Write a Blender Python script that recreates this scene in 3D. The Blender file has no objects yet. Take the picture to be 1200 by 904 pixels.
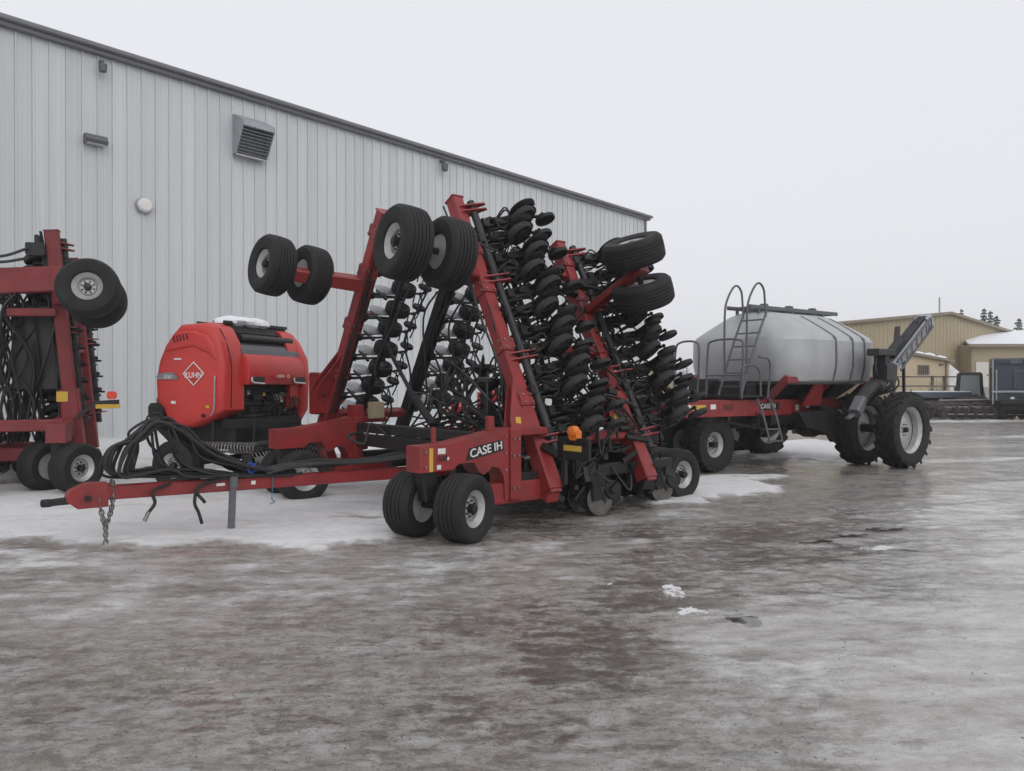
import bpy, math, random
import numpy as np
from mathutils import Vector as V, Matrix as M4, noise as mnoise
R = math.radians
SC = bpy.context.scene
COL = SC.collection

# ------------------------------------------------------------------ camera, sky, sun, exposure
cam_d = bpy.data.cameras.new('camera')
cam = bpy.data.objects.new('camera', cam_d); COL.objects.link(cam)
cam_d.sensor_width = 36.0
cam_d.lens = 27.0
cam_d.clip_start = 0.05
cam_d.clip_end = 3000
cam.location = (0, 0, 1.95)
cam.rotation_euler = (R(90 - 0.25), 0, 0)
SC.camera = cam

world = bpy.data.worlds.new('World'); SC.world = world; world.use_nodes = True
wn, wl = world.node_tree.nodes, world.node_tree.links
wn.clear()
sky = wn.new('ShaderNodeTexSky'); sky.sky_type = 'NISHITA'; sky.sun_disc = False
SUN_EL, SUN_AZ = R(38), R(150)
sky.sun_elevation = SUN_EL; sky.sun_rotation = SUN_AZ
sky.air_density = 1.0; sky.dust_density = 6.0; sky.ozone_density = 1.0
hs = wn.new('ShaderNodeHueSaturation'); hs.inputs['Saturation'].default_value = 0.12
wl.new(sky.outputs[0], hs.inputs['Color'])
mixc = wn.new('ShaderNodeMix'); mixc.data_type = 'RGBA'; mixc.inputs[0].default_value = 0.86
wl.new(hs.outputs[0], mixc.inputs[6])
mixc.inputs[7].default_value = (7.16, 7.22, 7.58, 1)          # an even layer of low cloud
bg = wn.new('ShaderNodeBackground'); bg.inputs[1].default_value = 0.126
wl.new(mixc.outputs[2], bg.inputs[0])
wo = wn.new('ShaderNodeOutputWorld'); wl.new(bg.outputs[0], wo.inputs[0])

sun_d = bpy.data.lights.new('sun', 'SUN'); sun_d.energy = 0.5; sun_d.angle = R(70); sun_d.color = (1, .98, .95)
sun = bpy.data.objects.new('sun', sun_d); COL.objects.link(sun)
sun.rotation_euler = (R(90) - SUN_EL, 0, math.pi - SUN_AZ)

SC.view_settings.view_transform = 'Standard'; SC.view_settings.look = 'None'
SC.view_settings.exposure = 0.0; SC.view_settings.gamma = 1.0
SC.view_settings.use_curve_mapping = False

# ------------------------------------------------------------------ materials
MATS = {}
def lin(c):
    return tuple(((x / 255) / 12.92 if x / 255 <= .04045 else ((x / 255 + .055) / 1.055) ** 2.4) for x in c)
def mat(name, col, rough=.5, metal=0., var=.25, dirt=0., dirtcol=(.22, .19, .165), scale=6., bump=0., bscale=40., spec=.5, coat=0., emit=None, stretch=None, chips=0., tint=0.):
    m = bpy.data.materials.new(name); m.use_nodes = True
    nt = m.node_tree; n, l = nt.nodes, nt.links
    p = n['Principled BSDF']
    tc = n.new('ShaderNodeTexCoord'); oi = n.new('ShaderNodeObjectInfo')
    add = n.new('ShaderNodeVectorMath'); add.operation = 'MULTIPLY_ADD'
    cmb = n.new('ShaderNodeCombineXYZ')
    for i in range(3): l.new(oi.outputs['Random'], cmb.inputs[i])
    src = tc.outputs['Object']
    if stretch:
        sv = n.new('ShaderNodeVectorMath'); sv.operation = 'MULTIPLY'; sv.inputs[1].default_value = stretch; l.new(src, sv.inputs[0]); src = sv.outputs[0]
    l.new(cmb.outputs[0], add.inputs[0]); add.inputs[1].default_value = (17, 31, 23); l.new(src, add.inputs[2])
    nz = n.new('ShaderNodeTexNoise'); nz.inputs['Scale'].default_value = scale; nz.inputs['Detail'].default_value = 6; nz.inputs['Roughness'].default_value = .62
    l.new(add.outputs[0], nz.inputs['Vector'])
    r1 = n.new('ShaderNodeMapRange'); r1.inputs[1].default_value = .3; r1.inputs[2].default_value = .7
    r1.inputs[3].default_value = 1 - var; r1.inputs[4].default_value = 1 + var * .5
    l.new(nz.outputs[0], r1.inputs[0])
    mul = n.new('ShaderNodeVectorMath'); mul.operation = 'SCALE'; mul.inputs[0].default_value = col[:3]
    l.new(r1.outputs[0], mul.inputs['Scale'])
    out = mul.outputs[0]
    if dirt > 0:
        n2 = n.new('ShaderNodeTexNoise'); n2.inputs['Scale'].default_value = scale * .55; n2.inputs['Detail'].default_value = 9; n2.inputs['Roughness'].default_value = .7
        l.new(add.outputs[0], n2.inputs['Vector'])
        r2 = n.new('ShaderNodeMapRange'); r2.inputs[1].default_value = .38; r2.inputs[2].default_value = .72; r2.inputs[3].default_value = 0.05 * dirt; r2.inputs[4].default_value = dirt
        l.new(n2.outputs[0], r2.inputs[0])
        mx = n.new('ShaderNodeMix'); mx.data_type = 'RGBA'
        l.new(r2.outputs[0], mx.inputs[0]); l.new(out, mx.inputs[6]); mx.inputs[7].default_value = (*dirtcol, 1)
        out = mx.outputs[2]
        r3 = n.new('ShaderNodeMapRange'); r3.inputs[1].default_value = .3; r3.inputs[2].default_value = .7
        r3.inputs[3].default_value = rough * .85; r3.inputs[4].default_value = min(1, rough * 1.35)
        l.new(n2.outputs[0], r3.inputs[0]); l.new(r3.outputs[0], p.inputs['Roughness'])
    else:
        p.inputs['Roughness'].default_value = rough
    if chips > 0:
        n4 = n.new('ShaderNodeTexNoise'); n4.inputs['Scale'].default_value = scale * 7; n4.inputs['Detail'].default_value = 5; n4.inputs['Roughness'].default_value = .6
        l.new(add.outputs[0], n4.inputs['Vector'])
        r4 = n.new('ShaderNodeMapRange'); r4.inputs[1].default_value = .66; r4.inputs[2].default_value = .70; r4.inputs[4].default_value = chips; l.new(n4.outputs[0], r4.inputs[0])
        mx = n.new('ShaderNodeMix'); mx.data_type = 'RGBA'; l.new(r4.outputs[0], mx.inputs[0]); l.new(out, mx.inputs[6]); mx.inputs[7].default_value = (.10, .055, .04, 1); out = mx.outputs[2]
    if tint > 0:
        rt = n.new('ShaderNodeMapRange'); rt.inputs[3].default_value = 1 - tint; rt.inputs[4].default_value = 1 + tint * .4; l.new(oi.outputs['Random'], rt.inputs[0])
        sm = n.new('ShaderNodeVectorMath'); sm.operation = 'SCALE'; l.new(out, sm.inputs[0]); l.new(rt.outputs[0], sm.inputs['Scale']); out = sm.outputs[0]
    l.new(out, p.inputs['Base Color'])
    p.inputs['Metallic'].default_value = metal
    p.inputs['Specular IOR Level'].default_value = spec
    p.inputs['Coat Weight'].default_value = coat
    if bump > 0:
        n3 = n.new('ShaderNodeTexNoise'); n3.inputs['Scale'].default_value = bscale; n3.inputs['Detail'].default_value = 5
        l.new(add.outputs[0], n3.inputs['Vector'])
        b = n.new('ShaderNodeBump'); b.inputs['Strength'].default_value = bump; b.inputs['Distance'].default_value = .01
        l.new(n3.outputs[0], b.inputs['Height']); l.new(b.outputs[0], p.inputs['Normal'])
    if emit:
        p.inputs['Emission Color'].default_value = (*emit[:3], 1); p.inputs['Emission Strength'].default_value = emit[3]
    MATS[name] = m
    return m
mat('case_red', (.30, .024, .026), .42, var=.3, dirt=.5, dirtcol=(.13, .045, .04), scale=3.0, chips=.9)
mat('case_red_old', (.23, .022, .028), .6, var=.3, dirt=.45, dirtcol=(.15, .09, .085), scale=3.2, chips=.8)
mat('baler_red', (.58, .045, .037), .38, var=.10, dirt=.12, dirtcol=(.40, .11, .10), scale=2.2)
mat('black_paint', (.009, .009, .010), .5, var=.4, dirt=.3, dirtcol=(.045, .042, .040), scale=7)
mat('black_plastic', (.022, .022, .024), .45, var=.3, dirt=.15, dirtcol=(.07, .067, .065), scale=6)
mat('rubber', (.010, .010, .011), .75, var=.3, dirt=.35, dirtcol=(.045, .042, .040), scale=7, bump=.15, bscale=60)
mat('rubber_gauge', (.012, .012, .013), .65, var=.3, dirt=.55, dirtcol=(.048, .045, .042), scale=9, bump=.1)
mat('hose', (.014, .014, .015), .5, var=.3, dirt=.25, dirtcol=(.06, .056, .054), scale=8)
mat('steel', (.32, .31, .30), .42, .8, var=.3, dirt=.45, dirtcol=(.10, .065, .045), scale=9)
mat('disc_steel', (.15, .142, .135), .4, .75, var=.4, dirt=.55, dirtcol=(.075, .055, .042), scale=8)
mat('rim_silver', (.50, .50, .495), .42, .3, var=.15, dirt=.5, dirtcol=(.25, .22, .20), scale=8)
mat('galvanized', (.42, .43, .44), .5, .5, var=.25, dirt=.2, scale=12)
mat('tank_metal', (.46, .47, .48), .46, .45, var=.10, dirt=.22, dirtcol=(.36, .355, .35), scale=1.8, stretch=(1.2, 1.2, .5))
mat('tank_band', (.16, .165, .17), .5, .5, var=.2, dirt=.2, scale=6)
mat('white_decal', (.78, .77, .75), .5, var=.1, dirt=.25, scale=20)
mat('yellow_decal', (.62, .40, .04), .5, var=.1, dirt=.2, scale=20)
mat('orange_reflector', (.75, .19, .02), .3, var=.1, dirt=.1, scale=20)
mat('red_reflector', (.75, .06, .03), .3, var=.1, scale=20)
mat('black_decal', (.012, .012, .012), .5, var=.1, scale=20)
mat('blue_strap', (.03, .08, .36), .7, var=.2, scale=30)
mat('teal_cord', (.03, .16, .22), .7, var=.2, scale=30)
mat('snow', (.83, .85, .88), .75, var=.06, scale=5, bump=.5, bscale=14)
mat('dirty_snow', (.66, .66, .66), .8, var=.2, scale=3, bump=.6, bscale=9)
mat('wall_panel', (.60, .622, .632), .42, var=.05, dirt=.30, dirtcol=(.47, .485, .485), scale=2.2, stretch=(1.6, 1., .10), tint=.07)
mat('eave_trim', (.17, .175, .19), .5, var=.12, scale=3)
mat('hood_metal', (.36, .38, .41), .5, .3, var=.15, scale=5)
mat('dark_grille', (.21, .22, .235), .6, var=.2, scale=10)
mat('lamp_grey', (.11, .115, .125), .5, var=.15, scale=10)
mat('lens_glass', (.55, .56, .58), .15, var=.05, scale=10)
mat('tan_siding', (.38, .315, .205), .6, var=.08, dirt=.1, dirtcol=(.36, .30, .22), scale=.6)
mat('cream_siding', (.56, .46, .31), .6, var=.06, dirt=.1, dirtcol=(.45, .38, .28), scale=.8)
mat('tan_trim', (.26, .22, .16), .6, var=.1, scale=2)
mat('door_white', (.66, .64, .58), .5, var=.05, scale=2)
mat('window_dark', (.05, .05, .055), .12, var=.1, scale=2)
mat('slate_paint', (.035, .045, .065), .4, var=.2, dirt=.25, dirtcol=(.12, .12, .125), scale=2)
mat('rust_iron', (.07, .052, .05), .75, var=.4, dirt=.5, dirtcol=(.17, .155, .15), scale=5)
mat('blue_grey', (.07, .09, .125), .55, var=.2, dirt=.25, dirtcol=(.25, .25, .26), scale=3)
mat('bark', (.06, .05, .042), .9, var=.3, scale=9)
mat('needles', (.05, .065, .055), .8, var=.35, dirt=.4, dirtcol=(.35, .37, .39), scale=2)
mat('frosted_twigs', (.52, .53, .55), .8, var=.2, scale=2)
mat('glass_cab', (.16, .17, .175), .06, var=.05, scale=2, spec=.8)
mat('dry_stems', (.30, .26, .19), .8, var=.3, scale=4)
mat('gravel_dark', (.20, .175, .15), .7, var=.4, scale=3)
mat('ice_crumbs', (.58, .575, .57), .35, var=.3, scale=3)
mat('concrete', (.36, .34, .31), .85, var=.2, scale=2, bump=.2)
mat('interior_dark', (.012, .012, .013), .6, var=.3, dirt=.25, dirtcol=(.05, .047, .045), scale=8)

# ------------------------------------------------------------------ mesh builder
def frame_from(d, up=(0, 0, 1)):
    d = V(d).normalized(); up = V(up)
    if abs(d.dot(up)) > .985: up = V((1, 0, 0)) if abs(d.x) < .9 else V((0, 1, 0))
    s = d.cross(up).normalized(); u = s.cross(d).normalized()
    return d, s, u
class MB:
    def __init__(s): s.v = []; s.f = []; s.m = []; s.cm = 0
    def add(s, vs, fs):
        b = len(s.v); s.v += [tuple(p) for p in vs]
        for f in fs: s.f.append(tuple(i + b for i in f)); s.m.append(s.cm)
        return s
    def rings(s, rings, closed_end=True, closed_start=True, loop=False):
        n = len(rings[0]); vs = [p for r in rings for p in r]; fs = []
        k = len(rings)
        for i in range(k if loop else k - 1):
            a = i * n; b = ((i + 1) % k) * n
            for j in range(n):
                j2 = (j + 1) % n
                fs.append((a + j, a + j2, b + j2, b + j))
        if not loop:
            if closed_start: fs.append(tuple(range(n - 1, -1, -1)))
            if closed_end: fs.append(tuple((k - 1) * n + j for j in range(n)))
        return s.add(vs, fs)
    def beam(s, p0, p1, w, h, up=(0, 0, 1), ch=None, w1=None, h1=None):
        """chamfered rectangular bar; w across, h along up"""
        p0, p1 = V(p0), V(p1); d, sd, u = frame_from(p1 - p0, up)
        w1 = w if w1 is None else w1; h1 = h if h1 is None else h1
        if ch is None: ch = min(w, h) * .10
        def sec(c, w, h):
            a, b = w / 2, h / 2
            q = [(-a + ch, -b), (a - ch, -b), (a, -b + ch), (a, b - ch), (a - ch, b), (-a + ch, b), (-a, b - ch), (-a, -b + ch)]
            return [c + sd * x + u * y for x, y in q]
        return s.rings([sec(p0, w, h), sec(p1, w1, h1)][::-1])
    def box(s, c, sz, ch=None, rz=0.):
        c = V(c); x = V((math.cos(rz), math.sin(rz), 0)) * (sz[0] / 2)
        if ch is None: ch = min(sz) * .08
        return s.beam(c - x, c + x, sz[1], sz[2], ch=ch)
    def cyl(s, p0, p1, r0, r1=None, n=12):
        p0, p1 = V(p0), V(p1); d, a, b = frame_from(p1 - p0); r1 = r0 if r1 is None else r1
        def ring(c, r): return [c + (a * math.cos(t) + b * math.sin(t)) * r for t in (2 * math.pi * i / n for i in range(n))]
        return s.rings([ring(p0, r0), ring(p1, r1)][::-1])
    def lathe(s, prof, c, ax, n=24, loop=False):
        c = V(c); d, a, b = frame_from(ax)
        rs = []
        for r, h in prof:
            rs.append([c + d * h + (a * math.cos(t) + b * math.sin(t)) * max(r, 1e-4) for t in (2 * math.pi * i / n for i in range(n))])
        return s.rings(rs[::-1], loop=loop)
    def tube(s, pts, r, n=7, smooth=True, sub=6):
        pts = [V(p) for p in pts]
        if smooth and len(pts) > 2: pts = catmull(pts, sub)
        rs = []; pd = None; a0 = None
        for i, p in enumerate(pts):
            d = (pts[min(i + 1, len(pts) - 1)] - pts[max(i - 1, 0)])
            if d.length < 1e-6: d = V((0, 0, 1))
            d.normalize()
            if a0 is None: _, a, _b = frame_from(d)
            else:
                a = (a0 - d * a0.dot(d))
                a = a.normalized() if a.length > 1e-5 else frame_from(d)[1]
            a0 = a; b = d.cross(a)
            rs.append([p + (a * math.cos(t) + b * math.sin(t)) * r for t in (2 * math.pi * k / n for k in range(n))])
        return s.rings(rs)
    def prism(s, poly, p_of, t0, t1):
        """poly: 2D outline; p_of(x, y, t) -> point; extruded from t0 to t1"""
        return s.rings([[p_of(x, y, t0) for x, y in poly], [p_of(x, y, t1) for x, y in poly]])
    def plate(s, poly, thick, org=(0, 0, 0), ex=(1, 0, 0), ey=(0, 0, 1)):
        org, ex, ey = V(org), V(ex), V(ey); nz = ex.cross(ey).normalized()
        return s.prism(poly, lambda x, y, t: org + ex * x + ey * y + nz * t, -thick / 2, thick / 2)
    def torus(s, c, ax, R_, r, n=16, k=6, flat=1.):
        c = V(c); d, a, b = frame_from(ax); rs = []
        for i in range(n):
            t = 2 * math.pi * i / n; e = a * math.cos(t) * flat + b * math.sin(t)
            rs.append([c + e * R_ + (e.normalized() * math.cos(q) + d * math.sin(q)) * r for q in (2 * math.pi * j / k for j in range(k))])
        return s.rings(rs, loop=True)
    def blob(s, c, rad, seed=0, n=10, m=7, amp=.25):
        c = V(c); rs = []
        for i in range(m):
            ph = math.pi * (i + .5) / m - math.pi / 2
            ring = []
            for j in range(n):
                t = 2 * math.pi * j / n
                d = V((math.cos(ph) * math.cos(t), math.cos(ph) * math.sin(t), math.sin(ph)))
                q = 1 + amp * mnoise.noise(d * 1.7 + V((seed * 3.1, seed, 0)))
                ring.append(c + V((d.x * rad[0], d.y * rad[1], d.z * rad[2])) * q)
            rs.append(ring)
        return s.rings(rs)
    def mesh(s, name, mats, smooth=32):
        me = bpy.data.meshes.new(name); me.from_pydata(s.v, [], s.f)
        for mm in (mats if isinstance(mats, (list, tuple)) else [mats]): me.materials.append(MATS[mm])
        if any(s.m): me.polygons.foreach_set('material_index', s.m)
        me.update()
        if smooth:
            me.shade_smooth(); me.set_sharp_from_angle(angle=R(smooth))
        return me
    def build(s, name, mats, parent=None, smooth=32):
        return link(name, s.mesh(name, mats, smooth), parent)
def catmull(p, sub):
    out = []
    q = [p[0] * 2 - p[1]] + p + [p[-1] * 2 - p[-2]]
    for i in range(1, len(q) - 2):
        a, b, c, d = q[i - 1], q[i], q[i + 1], q[i + 2]
        for k in range(sub):
            t = k / sub
            out.append(.5 * ((2 * b) + (c - a) * t + (2 * a - 5 * b + 4 * c - d) * t * t + (3 * b - a - 3 * c + d) * t ** 3))
    out.append(p[-1]); return out
def link(name, me, parent=None, mw=None):
    o = bpy.data.objects.new(name, me); COL.objects.link(o)
    if parent is not None: o.parent = parent
    if mw is not None: o.matrix_basis = mw
    return o
def thing(name, label, cat, loc=(0, 0, 0), rz=0., group=None):
    o = bpy.data.objects.new(name, None); COL.objects.link(o); o.empty_display_size = .2
    o.location = loc; o.rotation_euler = (0, 0, rz)
    tag(o, label, cat, group); return o
def tag(o, label, cat, group=None):
    o['label'] = label; o['category'] = cat
    if group: o['group'] = group
    return o
def mtx(loc, ex, ey, ez):
    ex, ey, ez, loc = V(ex), V(ey), V(ez), V(loc)
    return M4(((ex.x, ey.x, ez.x, loc.x), (ex.y, ey.y, ez.y, loc.y), (ex.z, ey.z, ez.z, loc.z), (0, 0, 0, 1)))
_txt = {}
def text_mesh(s, size, matn, ext=.002, shear=0.):
    cu = bpy.data.curves.new('lettering', 'FONT'); cu.body = s; cu.size = size; cu.extrude = ext
    cu.align_x = 'CENTER'; cu.align_y = 'CENTER'; cu.shear = shear; cu.offset = size * .012
    o = bpy.data.objects.new('lettering', cu); COL.objects.link(o)
    dg = bpy.context.evaluated_depsgraph_get()
    me = bpy.data.meshes.new_from_object(o.evaluated_get(dg))
    bpy.data.objects.remove(o); bpy.data.curves.remove(cu)
    me.materials.clear(); me.materials.append(MATS[matn]); return me
rnd = random.Random(7)
# ------------------------------------------------------------------ the ground: one sheet, icy yard with snow
WN = V((-.7524, .6587)); WU = V((.6587, .7524)); WD = 21.0      # line of the big shed's wall
def sstep(a, b, x):
    t = np.clip((x - a) / (b - a), 0, 1); return t * t * (3 - 2 * t)
def vnoise(x, y, sc, seed=0, oct=4):
    """value noise, numpy"""
    out = np.zeros_like(x); amp = 1.; tot = 0.
    rs = np.random.RandomState(seed); tab = rs.rand(256, 256)
    for o in range(oct):
        X = x * sc + 37.7 * o; Y = y * sc + 11.3 * o
        xi = np.floor(X).astype(int); yi = np.floor(Y).astype(int); fx = X - xi; fy = Y - yi
        fx = fx * fx * (3 - 2 * fx); fy = fy * fy * (3 - 2 * fy)
        a = tab[xi % 256, yi % 256]; b = tab[(xi + 1) % 256, yi % 256]; c = tab[xi % 256, (yi + 1) % 256]; d = tab[(xi + 1) % 256, (yi + 1) % 256]
        out += amp * ((a * (1 - fx) + b * fx) * (1 - fy) + (c * (1 - fx) + d * fx) * fy); tot += amp
        amp *= .5; sc *= 2.03
    return out / tot
def blobs(x, y, lst, wob):
    m = np.zeros_like(x)
    for cx, cy, rx, ry, rot, st in lst:
        c, s = math.cos(R(rot)), math.sin(R(rot)); dx, dy = x - cx, y - cy
        q = np.sqrt(((dx * c + dy * s) / rx) ** 2 + ((-dx * s + dy * c) / ry) ** 2)
        m = np.maximum(m, st * sstep(1.25, .55, q + wob))
    return m
SNOW = [(-4.6, 11.6, 3.6, 2.4, 12, 1.0), (-9.0, 11.6, 5.0, 3.0, 0, 1.0), (-2.4, 10.1, 1.6, 1.0, 8, 1.), (-5.2, 14.5, 6.0, 3.0, 30, 1.),
        (3.3, 14.2, 1.8, 1.5, 25, .95), (2.7, 12.9, 1.0, .8, 10, .9), (8.4, 22.5, 3.6, 3.6, 30, 1.), (4.4, 15.5, 1.8, .6, 20, .7),
        (13., 37., 9., 3.6, 20, .75), (24., 38.6, 12., 1.6, 8, .6), (20., 28., 5., 1.2, 20, .55), (-7.2, 8.2, 3.0, 1.2, 5, .55), (-3., 7.6, 5.5, 1.5, 4, .42), (-6.5, 6.4, 4., 1.2, 0, .30), (4.6, 5.2, 2.6, 1.6, 10, .34), (7.5, 7.8, 3.2, 1.6, 12, .40), (8.5, 12.5, 4.5, 1.6, 15, .40), (2.2, 11.2, 1.6, .7, 20, .45), (0.6, 9.1, 1.5, .5, 12, .45), (14., 30., 8., 3., 20, .4), (1.6, 5.2, .7, .9, 0, .38), (12., 19.5, 2.4, .6, 15, .5),
        (0.8, 8.9, 1.3, .35, 15, .4), (14.5, 23.5, 3., .5, 15, .5)]
WET = [(2.6, 8.3, 2.6, .5, 24, .9), (4.2, 10.6, 2.6, .5, 28, .85), (.2, 6.2, 1.3, 1.6, -25, .65), (-.6, 4.6, 1.4, .8, 0, .5), (6.8, 13.2, 2.6, .5, 25, .7), (-3.2, 4.6, 1.4, .5, 10, .45), (1.2, 3.2, 1.0, .35, 0, .5), (1.35, 7.15, .8, 1.0, -20, 1.), (2.1, 8.6, 1.3, .9, 15, 1.), (.5, 5.4, .8, 1.0, -10, .85), (3.6, 9.8, 1.5, .55, 20, 1.), (1.5, 9.9, 1.7, .7, 20, .7), (5.3, 11.6, 1.5, .6, 20, .75),
       (4.9, 10.15, .55, .28, 15, 1.), (-.1, 4.3, .9, .45, 0, .6), (6.4, 16.6, 2.0, .9, 15, .8), (5.4, 18.6, 2.2, 1.1, 10, .9), (2.9, 7.0, 1.2, .4, 15, .5),
       (8.5, 15., 2.6, .5, 15, .5), (.9, 11.3, 2.0, 1.0, 40, .8), (-2.4, 13.5, 2.5, 1.2, 40, .5), (1.5, 4.0, 1.2, .5, 20, .4)]
PATCH = [(1.50, 7.15, .13, .34, -8, 1.), (1.26, 7.22, .26, .08, 12, .9), (.92, 7.45, .10, .05, 0, .8), (1.52, 6.45, .22, .34, 0, .8), (4.30, 9.02, .36, .16, 5, 1.), (6.4, 8.5, 1.5, .16, -22, .7), (2.6, 5.6, .5, .2, 10, .5), (3.4, 6.6, .6, .16, -10, .5)]  # white patches; the first few paint a puddle's bright sky reflection into the colour
SMOOTH = [(2.5, 6.2, 1.8, 1.0, 10, .8), (-4.5, 6.6, 2.6, 1.0, 0, .6), (5.5, 11., 3., 1.2, 20, .7), (4.8, 5.2, 3.0, 2.2, 10, 1.), (8.0, 8.5, 3.5, 2.2, 15, .9), (3.4, 3.4, 2.4, 1.1, 0, .9), (9., 13., 4.5, 2., 15, .6), (-2.5, 8.4, 4., .9, 5, .5), (1.3, 7.0, 1.3, .9, 0, .45)]
POOL = [(4.95, 10.2, .34, .15, 12, 1.), (4.35, 9.8, .3, .13, 25, .95), (3.7, 9.35, .35, .12, 20, .85), (4.6, 8.9, .22, .14, 0, .9),
        (6.1, 17.3, .5, .2, 10, .9), (1.9, 6.4, .18, .3, 5, .7)]
def ground_fields(x, y):
    wob = (vnoise(x, y, .9, 3) - .5) * .7 + (vnoise(x, y, 3.1, 4) - .5) * .35
    dw = WD - (x * WN.x + y * WN.y); al = x * WU.x + y * WU.y
    inwall = sstep(37., 33., al)
    bank = sstep(4.5, .2, dw + (vnoise(x, y, .6, 9) - .5) * 1.6) * inwall
    snow = blobs(x, y, SNOW, wob)
    snow = np.maximum(snow, sstep(5.2, 2.5, dw + wob * 1.6) * inwall)
    far = sstep(40, 75, np.hypot(x, y)); snow = np.maximum(snow, .55 * far)
    wet = blobs(x, y, WET, wob * 1.3) * (1 - .85 * snow)
    pool = blobs(x, y, POOL, wob * .8) * (1 - snow)
    near = sstep(60, 25, np.hypot(x, y))
    h = near * ((vnoise(x, y, .35, 1, 3) - .5) * .05 + (vnoise(x, y, 1.3, 2, 4) - .5) * .030 + (vnoise(x, y, 5.0, 5, 3) - .5) * .022)
    # frozen tyre ruts and ridges that run across the yard
    u = x * .92 + y * .38; w = -x * .38 + y * .92
    h += near * (vnoise(u * .35, w * 2.6, 1.0, 12, 4) - .5) * .035
    smo = blobs(x, y, SMOOTH, wob)
    close = sstep(15, 9, np.hypot(x, y)) * (1 - .85 * smo)
    rid = 1 - np.abs(vnoise(u * .8, w * 1.7, 2.6, 21, 5) * 2 - 1); crust = sstep(.35, .7, vnoise(x, y, .8, 22, 4))
    h += close * ((rid - .8) * .030 * (.4 + .6 * crust) + (vnoise(x, y, 14., 23, 3) - .5) * .016 * (.3 + .7 * crust))
    sn = sstep(.25, .9, blobs(x, y, [q for q in SNOW if q[3] > .55 and q[5] > .6], wob))
    h = h * (1 - .5 * sn) + sn * (.035 + .05 * vnoise(x, y, .8, 6, 3))
    h += bank * .50 + bank * (vnoise(x, y, 1.1, 8, 4) - .5) * .18
    h = h - .010 * pool
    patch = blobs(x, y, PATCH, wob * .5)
    return h, snow, wet, pool, patch, smo
def gz(x, y):
    h, *_ = ground_fields(np.array([float(x)]), np.array([float(y)])); return float(h[0])
def axis(lo, a, b, hi, step, far=1.09):
    c = list(np.arange(a, b + 1e-6, step)); s = step; q = a; L = []
    while q > lo: s *= far; q -= s; L.append(q)
    s = step; q = c[-1]; H = []
    while q < hi: s *= far; q += s; H.append(q)
    return np.array(L[::-1] + c + H)
gx = axis(-420, -6, 7.5, 420, .034, 1.03); gy = axis(-60, 2.4, 11.0, 700, .034, 1.03)
GX, GY = np.meshgrid(gx, gy); sh = GX.shape
H, SN, WT, PL, PT, SM = ground_fields(GX.ravel(), GY.ravel())
co = np.stack([GX.ravel(), GY.ravel(), H], 1)
ny, nx = sh
idx = np.arange(nx * ny).reshape(ny, nx)
quads = np.stack([idx[:-1, :-1], idx[:-1, 1:], idx[1:, 1:], idx[1:, :-1]], -1).reshape(-1, 4)
me = bpy.data.meshes.new('ground')
me.vertices.add(len(co)); me.vertices.foreach_set('co', co.ravel())
me.loops.add(quads.size); me.loops.foreach_set('vertex_index', quads.ravel())
me.polygons.add(len(quads)); me.polygons.foreach_set('loop_start', np.arange(0, quads.size, 4)); me.polygons.foreach_set('loop_total', np.full(len(quads), 4))
me.update(calc_edges=True); me.shade_smooth()
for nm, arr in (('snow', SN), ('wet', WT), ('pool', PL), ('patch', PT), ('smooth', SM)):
    at_ = me.attributes.new(nm, 'FLOAT', 'POINT'); at_.data.foreach_set('value', arr.astype(np.float32))
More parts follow.
